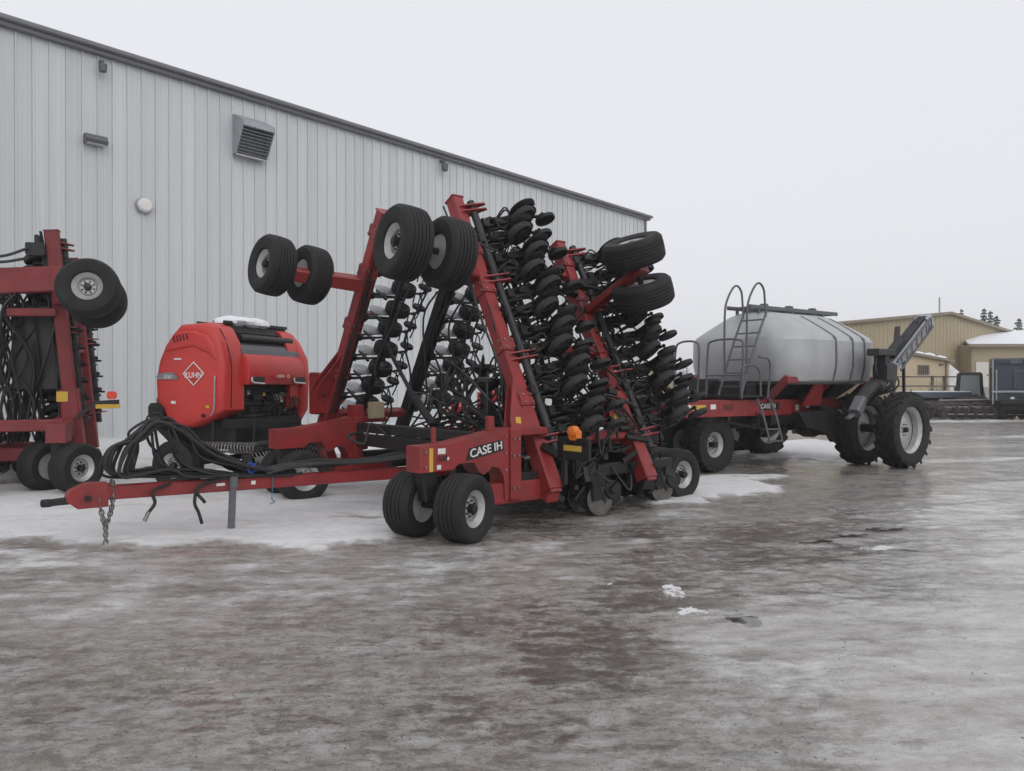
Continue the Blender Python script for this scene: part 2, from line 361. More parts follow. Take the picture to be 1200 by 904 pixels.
def ground_material():
    m = bpy.data.materials.new('icy_yard'); m.use_nodes = True; nt = m.node_tree; n, l = nt.nodes, nt.links
    p = n['Principled BSDF']; geo = n.new('ShaderNodeNewGeometry')
    def attr(a): k = n.new('ShaderNodeAttribute'); k.attribute_name = a; return k.outputs['Fac']
    def nz(sc, det=6, ro=.6, st=None):
        k = n.new('ShaderNodeTexNoise'); k.inputs['Scale'].default_value = sc; k.inputs['Detail'].default_value = det; k.inputs['Roughness'].default_value = ro
        if st:
            mp = n.new('ShaderNodeMapping'); mp.inputs['Rotation'].default_value = (0, 0, R(st[2])); mp.inputs['Scale'].default_value = (st[0], st[1], 1)
            l.new(geo.outputs['Position'], mp.inputs[0]); l.new(mp.outputs[0], k.inputs['Vector'])
        else: l.new(geo.outputs['Position'], k.inputs['Vector'])
        return k.outputs[0]
    def rng(s, a, b, c=0., d=1.):
        k = n.new('ShaderNodeMapRange'); k.interpolation_type = 'SMOOTHSTEP'
        for i, q in enumerate((a, b, c, d)): k.inputs[i + 1].default_value = q
        l.new(s, k.inputs[0]); return k.outputs[0]
    def mix(f, a, b):
        k = n.new('ShaderNodeMix'); k.data_type = 'RGBA'; l.new(f, k.inputs[0])
        for s_, i in ((a, 6), (b, 7)):
            if isinstance(s_, tuple): k.inputs[i].default_value = (*s_, 1)
            else: l.new(s_, k.inputs[i])
        return k.outputs[2]
    def mth(op, a, b):
        k = n.new('ShaderNodeMath'); k.operation = op
        for i, s_ in enumerate((a, b)):
            if isinstance(s_, (int, float)): k.inputs[i].default_value = s_
            else: l.new(s_, k.inputs[i])
        return k.outputs[0]
    big = nz(.32, 5, .6); mid = nz(1.5, 8, .68); fine = nz(8, 9, .74); grit = nz(42, 6, .78); streak = nz(1.6, 9, .70, (.55, 1.7, -22)); scale_ = nz(5.5, 6, .66, (.55, 1.5, -18))
    ice = mix(rng(mid, .36, .64), (.34, .300, .252), (.49, .460, .425))
    ice = mix(rng(streak, .46, .66, 0, .8), ice, (.62, .605, .595))
    ice = mix(rng(big, .50, .68, 0, .5), ice, (.54, .53, .525))
    ice = mix(rng(scale_, .525, .56, 0, .42), ice, (.25, .222, .192))
    ice = mix(rng(scale_, .47, .44, 0, .30), ice, (.62, .61, .60))
    ice = mix(rng(fine, .535, .565, 0, .50), ice, (.19, .165, .14))
    ice = mix(rng(fine, .455, .425, 0, .42), ice, (.66, .65, .64))
    crk = nz(4.2, 9, .66, (.7, 1.6, -14)); ice = mix(rng(crk, .565, .58, 0, .45), ice, (.15, .13, .11))
    ice = mix(rng(crk, .425, .41, 0, .35), ice, (.70, .69, .68))
    ice = mix(rng(grit, .56, .64, 0, .65), ice, (.15, .13, .112))
    ice = mix(rng(grit, .44, .36, 0, .45), ice, (.66, .65, .64))
    smv = rng(mth('ADD', attr('smooth'), mth('MULTIPLY', mth('SUBTRACT', streak, .5), 1.4)), .30, .85)
    ice = mix(mth('MULTIPLY', smv, .62), ice, mix(rng(streak, .40, .64), (.385, .366, .350), (.50, .488, .478)))
    brk = mth('ADD', mth('MULTIPLY', mid, .5), mth('ADD', mth('MULTIPLY', fine, .25), mth('MULTIPLY', scale_, .35)))
    wetn = mth('ADD', mth('MULTIPLY', attr('wet'), .95), mth('MULTIPLY', mth('SUBTRACT', brk, .56), 4.6))
    wetn = mth('MULTIPLY', wetn, rng(attr('wet'), .02, .35))
    ice = mix(rng(wetn, .40, .90, 0, .74), ice, (.115, .090, .068))
    sn = mth('ADD', attr('snow'), mth('MULTIPLY', mth('SUBTRACT', mth('ADD', mth('MULTIPLY', mid, .45), mth('ADD', mth('MULTIPLY', streak, .35), mth('MULTIPLY', fine, .2))), .5), 2.2))
    snf = rng(sn, .32, .74)
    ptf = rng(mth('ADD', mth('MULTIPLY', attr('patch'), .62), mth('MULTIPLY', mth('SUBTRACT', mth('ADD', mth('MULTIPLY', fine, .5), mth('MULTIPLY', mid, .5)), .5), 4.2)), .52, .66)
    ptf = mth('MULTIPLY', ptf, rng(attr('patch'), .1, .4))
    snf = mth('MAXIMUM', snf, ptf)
    snc = mix(rng(fine, .44, .66, 0, .5), (.76, .765, .78), (.56, .55, .54))
    snc = mix(rng(big, .38, .62, 0, .55), snc, (.60, .595, .59))
    snc = mix(rng(streak, .50, .66, 0, .55), snc, (.50, .49, .48))
    dk = n.new('ShaderNodeVectorMath'); dk.operation = 'SCALE'; dk.inputs['Scale'].default_value = .86; l.new(ice, dk.inputs[0]); ice = dk.outputs[0]
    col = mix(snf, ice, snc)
    pool = rng(mth('ADD', attr('pool'), mth('MULTIPLY', mth('SUBTRACT', brk, .55), 2.6)), .55, .65)
    pool = mth('MULTIPLY', pool, rng(attr('pool'), .05, .3))
    col = mix(pool, col, (.060, .050, .042))
    l.new(col, p.inputs['Base Color'])
    rough = rng(streak, .36, .66, .38, .18)
    rough = mth('ADD', rough, rng(grit, .5, .65, 0, .25))
    rough = mth('SUBTRACT', rough, mth('MULTIPLY', smv, .10))
    rough = mth('SUBTRACT', rough, rng(wetn, .2, .8, 0, .14))
    rough = mth('MAXIMUM', mth('MAXIMUM', rough, .08), mth('MULTIPLY', snf, .66))
    rough = mth('MULTIPLY', rough, mth('SUBTRACT', 1.0, mth('MULTIPLY', pool, .93)))
    l.new(rough, p.inputs['Roughness'])
    cw = mth('MULTIPLY', mth('SUBTRACT', 1.0, snf), rng(mth('ADD', mth('MULTIPLY', streak, .6), mth('MULTIPLY', mid, .4)), .40, .60, .35, 1.0))
    l.new(mth('MULTIPLY', cw, rng(grit, .60, .54, .2, 1.)), p.inputs['Coat Weight']); p.inputs['Coat Roughness'].default_value = .13; p.inputs['Coat IOR'].default_value = 1.38
    b2 = n.new('ShaderNodeBump'); b2.inputs['Distance'].default_value = .010; b2.inputs['Strength'].default_value = .5; l.new(mth('ADD', mid, mth('MULTIPLY', scale_, .5)), b2.inputs['Height']); l.new(b2.outputs[0], p.inputs['Coat Normal'])
    p.inputs['Specular IOR Level'].default_value = .5
    hgt = mth('ADD', mth('MULTIPLY', mid, 1.6), mth('ADD', mth('MULTIPLY', fine, 1.3), mth('ADD', mth('MULTIPLY', grit, .40), mth('ADD', mth('MULTIPLY', streak, 1.2), mth('MULTIPLY', scale_, 1.4)))))
    b = n.new('ShaderNodeBump'); b.inputs['Distance'].default_value = .040
    l.new(hgt, b.inputs['Height']); l.new(mth('MULTIPLY', mth('SUBTRACT', mth('SUBTRACT', .95, mth('MULTIPLY', snf, .55)), mth('MULTIPLY', pool, .94)), mth('SUBTRACT', 1.0, mth('MULTIPLY', smv, .75))), b.inputs['Strength'])
    l.new(b.outputs[0], p.inputs['Normal'])
    return m
me.materials.append(ground_material())
ground = link('ground', me); ground['kind'] = 'structure'; ground['label'] = 'icy gravel yard with dirty snow, wet patches and puddles'
# ------------------------------------------------------------------ the big shed with ribbed steel panels
S0 = -4.0
b0 = WN * WD + WU * S0
shed = thing('metal_building', 'long pale grey steel shed with ribbed wall panels and dark eave behind the machines', 'building', (b0.x, b0.y, 0), math.atan2(WU.y, WU.x))
PW, NP, WH = .37, 104, 10.35
LEN = PW * NP
# local: x along the wall, -y towards the yard
wall = MB().box((LEN / 2, .16, WH / 2), (LEN, .2, WH), 0).build('wall', 'wall_panel', shed, 0)
def panel_mesh():
    prof = [(.0, .0), (.010, -.036), (.045, -.036), (.058, .0), (.150, .0), (.156, -.006), (.168, -.006), (.174, .0), (.26, .0), (.266, -.006), (.278, -.006), (.284, .0), (PW - .004, .0)]
    vs, fs = [], []
    zs = [.12, WH]
    for z in zs:
        for x, y in prof: vs.append((x, y, z))
        for x, y in prof[::-1]: vs.append((x, .02, z))
    n = 2 * len(prof)
    for j in range(n): fs.append((j, (j + 1) % n, n + (j + 1) % n, n + j))
    return MB().add(vs, fs).mesh('panel', 'wall_panel', 0)
pm = panel_mesh()
for i in range(NP):
    link('panel', pm, wall, M4.Translation((i * PW, .035, 0)))
MB().box((LEN / 2, .02, .09), (LEN, .12, .14), .01).build('base_trim', 'eave_trim', shed)
ev = MB().beam((-.3, -.02, WH + .10), (LEN + .25, -.02, WH + .10), .26, .24, ch=.02)
ev.build('eave_trim', 'eave_trim', shed)
MB().beam((-.3, -.20, WH + .15), (LEN + .30, -.20, WH + .15), .13, .13, ch=.03).build('gutter', 'eave_trim', shed)
MB().box((LEN - .02, .0, WH / 2), (.12, .10, WH - .1), .01).build('corner_trim', 'eave_trim', shed)
rf = MB(); rf.add([(-.3, .0, WH + .22), (LEN + .3, .0, WH + .22), (LEN + .3, 13, WH + 1.3), (-.3, 13, WH + 1.3), (LEN + .3, 26, WH + .22), (-.3, 26, WH + .22)], [(0, 1, 2, 3), (3, 2, 4, 5)])
rf.build('roof', 'dirty_snow', shed, 0)
ew = MB()
for x in (LEN - .1, 0.1):
    ew.prism([(.3, 0), (25.9, 0), (25.9, WH), (13, WH + 1.1), (.3, WH)], lambda a, b, t: V((x + t, a, b)), -.06, .06)
ew.prism([(0, 0), (LEN - .3, 0), (LEN - .3, WH), (0, WH)], lambda a, b, t: V((a + .1, 25.85 + t, b)), -.05, .05)
ew.build('end_wall', 'wall_panel', shed, 0)
sr = math.atan2(WU.y, WU.x)
def on_wall(s, z, out=0.):
    p = WN * WD + WU * s - WN * out; return (p.x, p.y, z)
# extractor hood
hood = thing('extractor_hood', 'large grey sheet metal exhaust hood high on the shed wall', 'exhaust hood', on_wall(12.05, 9.2, .03), sr)
m = MB(); w = .50
prof = [(0, .58), (-.10, .58), (-.62, .30), (-.62, .18), (-.18, -.58), (0, -.58)]
for x in (-w, w): m.plate([(p[0], p[1]) for p in prof], .03, (x, 0, 0), (0, 1, 0), (0, 0, 1))
m.add([(-w, -.10, .58), (w, -.10, .58), (w, -.62, .30), (-w, -.62, .30), (-w, 0, .58), (w, 0, .58), (w, -.62, .18), (-w, -.62, .18)], [(0, 1, 2, 3)[::-1], (4, 5, 1, 0)[::-1], (3, 2, 6, 7)[::-1]])
m.build('hood_shell', 'hood_metal', hood, 0)
m = MB()
for k in range(9):
    t = k / 8; y = -.60 + .40 * t; z = .14 - .66 * t
    m.beam((-w + .02, y, z), (w - .02, y, z), .05, .012, up=(0, .5, -.5), ch=.002)
m.build('louvre', 'dark_grille', hood, 0)
MB().beam((-w, -.17, -.60), (w, -.17, -.60), .05, .06).beam((-w, -.62, .17), (w, -.62, .17), .04, .05).build('hood_rim', 'galvanized', hood, 0)
MB().box((0, -.03, 0), (.98, .05, 1.14), .005).build('back_plate', 'dark_grille', hood, 0)
def wall_light(s, z, w, label):
    t = thing('wall_light', label, 'light', on_wall(s, z, .03), sr, 'wall lights')
    m = MB(); m.plate([(0, -.11), (0, .11), (-.16, .11), (-.24, -.03), (-.20, -.11)], w, (0, 0, 0), (0, 1, 0), (0, 0, 1)); m.build('housing', 'lamp_grey', t, 0)
    MB().box((0, -.11, -.115), (w * .85, .16, .02), .004).build('lens', 'lens_glass', t)
wall_light(7.75, 8.12, .52, 'dark wide wall pack light high on the left part of the shed')
fl = thing('round_vent', 'small round white vent cap on the shed wall below the wall light', 'vent', on_wall(9.0, 6.68, .03), sr)
MB().lathe([(.02, .14), (.15, .13), (.19, .09), (.19, 0)], (0, 0, 0), (0, -1, 0), 20).build('cap', 'white_decal', fl)
MB().lathe([(.22, .03), (.22, -.03)], (0, 0, 0), (0, -1, 0), 20).build('flange', 'hood_metal', fl)
def small_lamp(s, z, label, k=1.):
    t = thing('security_camera', label, 'camera', on_wall(s, z, .03), sr, 'security cameras under the eave')
    MB().beam((0, 0, .12 * k), (0, -.16 * k, .08 * k), .08 * k, .08 * k).build('bracket', 'lamp_grey', t)
    MB().lathe([(.02, -.12 * k), (.085 * k, -.09 * k), (.10 * k, 0), (.10 * k, .10 * k), (.03, .13 * k)], (0, -.17 * k, -.08 * k), (0, 0, 1), 14).build('dome', 'lamp_grey', t)
small_lamp(7.9, 10.05, 'small drooping camera just below the eave above the wall light')
small_lamp(19.9, 10.05, 'small camera under the eave above the big red drill', 1.3)

# ------------------------------------------------------------------ far buildings
def wx(px, Z): return (px - 600) / 900 * Z
P = lambda t: V((18.9 + 23.9 * t, 50 + 16 * t))
tb = thing('gabled_building', 'large tan gabled metal building beyond the air cart', 'building', (18.9, 50, 0), math.atan2(16, 23.9))
L = 28.8; xl, xr, rx = -3.0, L, .635 * L
zl, zr, zrg = 5.25, 6.15, 7.3
poly = [(xl, 0), (xr, 0), (xr, zr), (rx, zrg), (xl, zl)]
MB().prism(poly, lambda a, b, t: V((a, t, b)), 0, .25).build('gable_wall', 'tan_siding', tb, 0)
MB().prism([(xl, 0), (xr, 0), (xr, zr), (rx, zrg), (xl, zl)], lambda a, b, t: V((a, t, b)), 5, 5.25).build('rear_wall', 'tan_siding', tb, 0)
for x, z in ((xl, zl), (xr, zr)): MB().box((x, 2.6, z / 2), (.2, 4.6, z - .1), 0).build('side_wall', 'tan_siding', tb, 0)
m = MB(); m.add([(xl - .3, -.4, zl), (rx, -.4, zrg + .06), (xr + .3, -.4, zr), (xl - .3, 5.5, zl), (rx, 5.5, zrg + .06), (xr + .3, 5.5, zr)], [(0, 1, 4, 3), (1, 2, 5, 4)])
m.build('roof', 'snow', tb, 0)
m = MB(); m.beam((xl - .3, -.3, zl + .02), (rx, -.3, zrg + .05), .14, .22); m.beam((rx, -.3, zrg + .05), (xr + .3, -.3, zr + .02), .14, .22)
m.build('barge_trim', 'tan_trim', tb)
MB().beam((rx - .4, .4, zrg), (rx - .4, .4, zrg + 1.3), .10, .10).build('vent_pipe', 'galvanized', tb)
ribm = MB().beam((0, -.008, 0), (0, -.008, 5.1), .05, .018, up=(0, 1, 0)).mesh('siding_rib', 'tan_siding', 0)
for i in range(58):
    x_ = xl + .3 + i * .55; zt = (zl + (zrg - zl) * (x_ - xl) / (rx - xl)) if x_ < rx else (zrg + (zr - zrg) * (x_ - rx) / (xr - rx))
    link('siding_rib', ribm, tb, M4.Translation((x_, 0, 0)) @ M4.Diagonal((1, 1, (zt - .1) / 5.1, 1)))
# cream addition
cb = thing('shed_addition', 'cream lean-to annex with a snowy roof and one barred window', 'building', (23.6, 47.3, 0), R(14))
MB().prism([(0, 0), (4.0, 0), (4.0, 3.25), (0, 3.85)], lambda a, b, t: V((a, t, b)), 0, 3.2).build('wall', 'cream_siding', cb, 0)
MB().prism([(-.2, 3.84), (4.2, 3.18), (4.2, 3.34), (-.2, 4.0)], lambda a, b, t: V((a, t, b)), -.25, 3.4).build('roof', 'tan_trim', cb, 0)
m = MB()
for i in range(14):
    x = .2 + i * .28; m.blob((x, .35 + .3 * (i % 3), 4.0 - .15 * x), (.32, .5, .13 + .08 * (i % 2)), i)
m.build('roof_snow', 'snow', cb)
wi = MB().box((2.05, -.03, 2.72), (.82, .07, .62), .01).build('window', 'tan_trim', cb)
MB().box((2.05, -.07, 2.72), (.70, .03, .50), .005).build('pane', 'window_dark', wi)
m = MB()
for i in range(5): m.box((1.77 + i * .14, -.095, 2.72), (.03, .02, .5), .002)
m.build('window_bar', 'tan_trim', wi)
MB().box((3.35, -.06, 3.05), (.24, .12, .10), .01).build('lamp', 'lamp_grey', cb)
MB().beam((3.75, -.05, 0), (3.75, -.05, 3.2), .12, .10, up=(0, 1, 0)).build('downpipe', 'tan_trim', cb)
# low building with snowy roof
lb = thing('low_building', 'low tan building with snow covered roof and pale door at far right', 'building', (35.5, 59.6, 0), R(1))
MB().box((10, 1.3, 2.42), (20, 2.6, 4.84), 0).build('wall', 'tan_siding', lb, 0)
m = MB(); q = [V((-.3, -.5, 4.84)), V((20.3, -.5, 4.84)), V((20.3, 6, 6.5)), V((5.2, 6, 6.35)), V((1.2, 2.6, 5.4))]; m.rings([q, [p - V((0, 0, .15)) for p in q]]); m.build('roof', 'snow', lb, 0)
MB().beam((-.35, -.5, 4.78), (20.3, -.5, 4.78), .10, .24).build('fascia', 'tan_trim', lb)
d_ = MB().box((.95, -.04, 2.55), (.98, .08, 1.9), .01).build('door', 'door_white', lb)
MB().box((1.36, -.12, 2.5), (.05, .1, .12), .01).build('handle', 'steel', d_)
MB().box((.95, -.6, .80), (2.2, 1.2, 1.6), .03).build('door_step', 'concrete', lb)
MB().box((.1, -.06, 2.3), (.14, .10, 4.5), .01).build('corner_trim', 'tan_trim', lb)
# small sheds left of the cart
ts = thing('small_shed', 'tiny distant tan shed seen between the drill and the air cart', 'shed', (wx(762, 70), 70, 0), R(20))
MB().prism([(0, 0), (2.6, 0), (2.6, 3.4), (1.5, 3.85), (0, 3.6)], lambda a, b, t: V((a, t, b)), 0, 2.4).build('wall', 'tan_siding', ts, 0)
MB().prism([(-.15, 3.6), (1.5, 3.86), (2.75, 3.38), (2.75, 3.5), (1.5, 4.0), (-.15, 3.74)], lambda a, b, t: V((a, t, b)), -.15, 2.6).build('roof', 'tan_trim', ts, 0)
# ------------------------------------------------------------------ shared wheel and row unit meshes
def tyre_rib(Ro, W, ri, ngr=4):
    m = MB(); a = W / 2; pr = [(ri, -a * .70), (ri + .02, -a * .86), (ri + (Ro - ri) * .45, -a), (ri + (Ro - ri) * .78, -a * .97), (Ro - .022, -a * .80)]
    tw = a * .74
    step = 2 * tw / (ngr + 1); g = .010
    for k in range(ngr + 1):
        x0 = -tw + k * step; x1 = x0 + step
        cr = lambda x: Ro - .016 * (x / a) ** 2
        pr += [(cr(x0), x0 + g / 2), (cr(x1), x1 - g / 2)]
        if k < ngr: pr += [(cr(x1) - .013, x1 - g / 2 + .001), (cr(x1) - .013, x1 + g / 2 - .001)]
    pr += [(Ro - .022, a * .80), (ri + (Ro - ri) * .78, a * .97), (ri + (Ro - ri) * .45, a), (ri + .02, a * .86), (ri, a * .70)]
    m.lathe(pr, (0, 0, 0), (0, 1, 0), 40, loop=True)
    return m.mesh('tyre', 'rubber', 40)
def tyre_lug(Ro, W, ri, nl=20, lh=.045, lw=.055, ang=.38, block=False):
    m = MB(); a = W / 2; Rb = Ro - lh
    pr = [(ri, -a * .72), (ri + .03, -a * .88), (ri + (Rb - ri) * .5, -a), (Rb - .05, -a * .96), (Rb - .008, -a * .82), (Rb, -a * .4), (Rb + .005, 0), (Rb, a * .4), (Rb - .008, a * .82), (Rb - .05, a * .96), (ri + (Rb - ri) * .5, a), (ri + .03, a * .88), (ri, a * .72)]
    m.lathe(pr, (0, 0, 0), (0, 1, 0), 48, loop=True)
    def pt(th, y, r): return V((math.cos(th) * r, y, math.sin(th) * r))
    for i in range(nl):
        for sd in (-1, 1):
            th0 = 2 * math.pi * (i + (.5 if sd > 0 else 0)) / nl
            rings = []
            ys = [-.02, .35, .72, .99] if not block else [.05, .4, .7, .97]
            for q, yy in enumerate(ys):
                th = th0 + (ang * yy if not block else .05 * yy); y = sd * a * yy
                rr = Ro - .02 * yy ** 2; rb = Rb - .02 - (.035 if yy > .9 else 0); hw = lw / Ro * (.42 if not block else .8)
                ring = [pt(th - hw, y, rb), pt(th + hw, y, rb), pt(th + hw * .8, y, rr), pt(th - hw * .8, y, rr)]
                rings.append(ring if sd > 0 else ring[::-1])
            m.rings(rings)
    return m.mesh('tyre', 'rubber', 35)
def rim_mesh(ri, W, matn='rim_silver', off=.25, nb=8):
    """off: dish plane position as share of half width, towards +y"""
    m = MB(); a = W / 2 * .74; d = a * off
    pr = [(ri + .022, -a), (ri + .024, -a + .012), (ri - .012, -a + .03), (ri - .05, -a * .3), (ri - .05, d - .02), (ri * .80, d), (ri * .62, d + .004), (ri * .52, d + .035), (ri * .30, d + .04), (.001, d + .04),
          (.001, d + .022), (ri * .50, d + .018), (ri * .60, d - .012), (ri * .78, d - .018), (ri - .062, d - .03), (ri - .062, -a * .3), (ri - .025, -a + .035)]
    pr2 = [(ri - .05, d), (ri - .05, a * .6), (ri - .012, a - .03), (ri + .024, a - .012), (ri + .022, a), (ri + .006, a), (ri - .028, a - .036), (ri - .062, a * .6), (ri - .062, d)]
    m.lathe(pr, (0, 0, 0), (0, 1, 0), 32, loop=False); m.lathe(pr2, (0, 0, 0), (0, 1, 0), 32, loop=True)
    return m.mesh('rim', matn, 30)
def hub_mesh(ri, W, off=.25, nb=8):
    m = MB(); a = W / 2 * .74; d = a * off
    m.lathe([(.03, d + .13), (.055, d + .12), (.062, d + .03), (.062, -d - .1), (.03, -d - .12)], (0, 0, 0), (0, 1, 0), 14)
    for i in range(nb):
        t = 2 * math.pi * i / nb; p = V((math.cos(t), 0, math.sin(t))) * ri * .42
        m.cyl(p + V((0, d + .03, 0)), p + V((0, d + .065, 0)), .013, n=6)
    return m.mesh('wheel', 'black_paint')
TY_S = tyre_rib(.425, .41, .225); RM_S = rim_mesh(.225, .41); HB_S = hub_mesh(.225, .41)
WIDE = (tyre_rib(.48, .42, .225, 5), rim_mesh(.225, .42), hub_mesh(.225, .42))
def put_wheel(parent, loc, ax, meshes, face=1, spin=0.):
    """ax: wheel axis; the dished outer face points along face * ax"""
    ay = V(ax).normalized() * face
    up = V((0, 0, 1)) if abs(ay.z) < .9 else V((1, 0, 0))
    ex = ay.cross(up).normalized(); ez = ex.cross(ay).normalized()
    ex, ez = ex * math.cos(spin) + ez * math.sin(spin), ez * math.cos(spin) - ex * math.sin(spin)
    w = link('wheel', meshes[2], parent, mtx(loc, ex, ay, ez))
    link('tyre', meshes[0], w); link('rim', meshes[1], w)
    return w
SMALL = (TY_S, RM_S, HB_S)

def unit_meshes():
    m = MB()
    m.beam((-.02, -.05, 0), (.20, -.05, .0), .02, .16); m.beam((-.02, .05, 0), (.20, .05, 0), .02, .16)
    for y in (-.05, .05):
        m.beam((.10, y, .06), (.47, y, -.10), .022, .05); m.beam((.10, y, -.06), (.45, y, -.24), .022, .05)
    m.beam((.46, 0, .0), (.50, 0, -.50), .10, .17, up=(1, 0, 0)); m.box((.30, .0, -.12), (.22, .12, .16), .02); m.box((.58, .0, -.20), (.18, .09, .22), .02)
    m.tube([(.02, .10, .05), (.18, .13, -.12), (.36, .12, -.16), (.46, .08, -.05)], .018, 6, sub=4); m.tube([(.05, -.09, -.02), (.22, -.14, .12), (.42, -.10, .10), (.50, -.03, -.08)], .016, 6, sub=4)
    m.box((.08, .0, .0), (.12, .17, .24), .02)
    m.cyl((.10, 0, .16), (.40, 0, -.02), .042, n=10); m.cyl((.38, 0, -.01), (.50, 0, -.09), .02, n=8)
    m.torus((.25, 0, .07), (.84, 0, -.5), .05, .012, 12, 5)
    m.beam((.46, 0, -.33), (.92, .02, -.40), .035, .055); m.beam((.92, .02, -.40), (.95, .02, -.50), .03, .05, up=(1, 0, 0))
    m.beam((.95, -.01, -.47), (.95, .11, -.47), .03, .03)
    m.beam((.50, .0, -.46), (.50, .19, -.46), .05, .05)
    m.beam((.50, .22, -.46), (.36, .22, -.20), .02, .05); m.beam((.36, .22, -.20), (.38, .02, -.16), .03, .03)
    m.tube([(.44, -.03, -.44), (.40, -.04, -.15), (.26, -.05, .12), (.05, -.06, .24)], .020, 6, sub=4)
    m.beam((.55, -.04, -.35), (.72, -.05, -.62), .018, .06); m.beam((.55, 0, -.15), (.74, .03, -.36), .02, .03)
    arm = m.mesh('row_unit', 'black_paint')
    d = MB().lathe([(.02, .022), (.06, .020), (.225, .002), (.228, 0), (.225, -.002), (.06, .012), (.02, .012)], (.55, -.04, -.49), (.16, 1, -.08), 24).mesh('disc_blade', 'disc_steel')
    g = MB(); pr = [(.02, -.05), (.09, -.04), (.155, -.050), (.195, -.058), (.214, -.03), (.218, 0), (.214, .03), (.195, .056), (.168, .052), (.14, .040), (.08, .034), (.07, .055), (.02, .058)]
    gc, ga = V((.53, .12, -.46)), V((.26, 1, -.24)).normalized(); g.lathe(pr, gc, ga, 24)
    for i in range(6):
        t = i * math.pi / 3; e = V((math.cos(t), 0, math.sin(t)))
        g.beam(gc + ga * .045 + (e - ga * e.dot(ga)) * .06, gc + ga * .048 + (e - ga * e.dot(ga)) * .15, .035, .02, up=ga)
    gw = g.mesh('gauge_wheel', 'rubber_gauge')
    p = MB().lathe([(.02, -.035), (.05, -.025), (.125, -.014), (.14, -.036), (.162, -.03), (.168, 0), (.162, .03), (.14, .036), (.125, .014), (.05, .025), (.02, .035)], (.97, .12, -.47), (.10, 1, .04), 20).mesh('press_wheel', 'rubber_gauge')
    q = MB().lathe([(.02, -.03), (.05, -.02), (.10, -.015), (.118, -.034), (.138, -.028), (.144, 0), (.138, .028), (.118, .034), (.10, .015), (.05, .02), (.02, .03)], (.78, -.07, -.36), (.22, 1, -.30), 18).mesh('closing_wheel', 'rubber_gauge')
    return arm, d, gw, p, q
UNIT = unit_meshes()
def light_unit_meshes():
    m = MB(); m.box((.05, 0, 0), (.12, .12, .18), .02)
    for z in (.05, -.09): m.beam((.05, -.03, z), (.90, -.03, z - .10), .03, .035)
    m.beam((.34, -.03, .10), (.34, -.03, -.26), .04, .05, up=(1, 0, 0)); m.beam((.70, -.06, .02), (.74, -.06, -.34), .05, .08, up=(1, 0, 0)); m.beam((.74, -.06, -.20), (1.32, .0, -.24), .03, .04)
    m.beam((1.32, -.02, -.24), (1.32, .10, -.26), .03, .03); m.beam((.82, -.05, -.22), (.82, .10, -.22), .04, .04)
    m.tube([(1.02, .0, -.2), (1.10, .03, -.05), (1.12, -.10, .05), (1.10, -.22, .08), (1.06, -.36, .10)], .014, 5, sub=4); m.beam((1.10, .0, -.22), (1.10, -.20, -.2), .02, .02); m.beam((1.22, .0, -.22), (1.22, -.22, -.2), .018, .018)
    m.tube([(.10, .02, .08), (.35, .06, .16), (.60, .02, .10), (.72, -.05, .0)], .015, 5, sub=4)
    arm = m.mesh('row_unit', 'black_paint')
    d = MB().lathe([(.02, .02), (.06, .018), (.20, .002), (.203, 0), (.20, -.002), (.06, .01), (.02, .01)], (.52, -.02, -.28), (.05, 1, 0), 22).mesh('disc_blade', 'galvanized')
    g = MB(); c0 = V((.84, .05, -.22)); g.lathe([(.02, -.08), (.16, -.07), (.20, -.09), (.222, -.05), (.226, 0), (.222, .06), (.208, .088), (.185, .082), (.165, .062), (.08, .058), (.07, .072), (.02, .074)], c0, (0, 1, 0), 26)
    for i in range(12):
        t = i * math.pi / 6; e = V((math.cos(t), 0, math.sin(t))); c = c0 + V((0, .066, 0)); g.beam(c + e * .07, c + e * .17, .018, .014, up=(0, 1, 0))
    g = g.mesh('gauge_wheel', 'rubber_gauge')
    p = MB().lathe([(.02, -.03), (.05, -.025), (.10, -.014), (.12, -.03), (.135, 0), (.12, .03), (.10, .014), (.05, .025), (.02, .03)], (1.30, .10, -.26), (.1, 1, 0), 18).mesh('press_wheel', 'rubber_gauge')
    return arm, d, g, p
LIGHT = light_unit_meshes()
def put_unit(parent, loc, ex, ey, ez, jig=0., U=None):
    U = U or UNIT
    ex, ey, ez = V(ex), V(ey), V(ez)
    c, s = math.cos(jig), math.sin(jig)
    ex, ez = ex * c + ez * s, ez * c - ex * s
    o = link('row_unit', U[0], parent, mtx(loc, ex, ey, ez))
    for nm, me_ in zip(('disc_blade', 'gauge_wheel', 'press_wheel', 'closing_wheel'), U[1:]): link(nm, me_, o)
    return o

def rockshaft(t, p0, p1, off, red, bro):
    """black torsion tube alongside a wing tube, with red clevis arms"""
    p0, p1, off = V(p0), V(p1), V(off)
    MB().cyl(p0 + off, p1 + off, .062, n=14).build('rockshaft', 'black_plastic', t)
    L_ = (p1 - p0).length; u = (p1 - p0).normalized(); nb = max(2, int(L_ / 1.25))
    w = off.cross(u).normalized(); e = off.normalized()
    for i in range(nb + 1):
        c = p0 + u * (.25 + (L_ - .4) * i / nb); m = MB()
        for q in (-.05, .05):
            m.plate([(.0, -.10), (.10, -.10), (.36, -.02), (.46, .0), (.44, .05), (.30, .08), (.10, .12), (.0, .12)], .022, c + u * q, e, w)
        m.cyl(c + e * .30 - u * .07, c + e * .30 + u * .07, .03, n=8)
        m.build('clevis_arm', red, t)

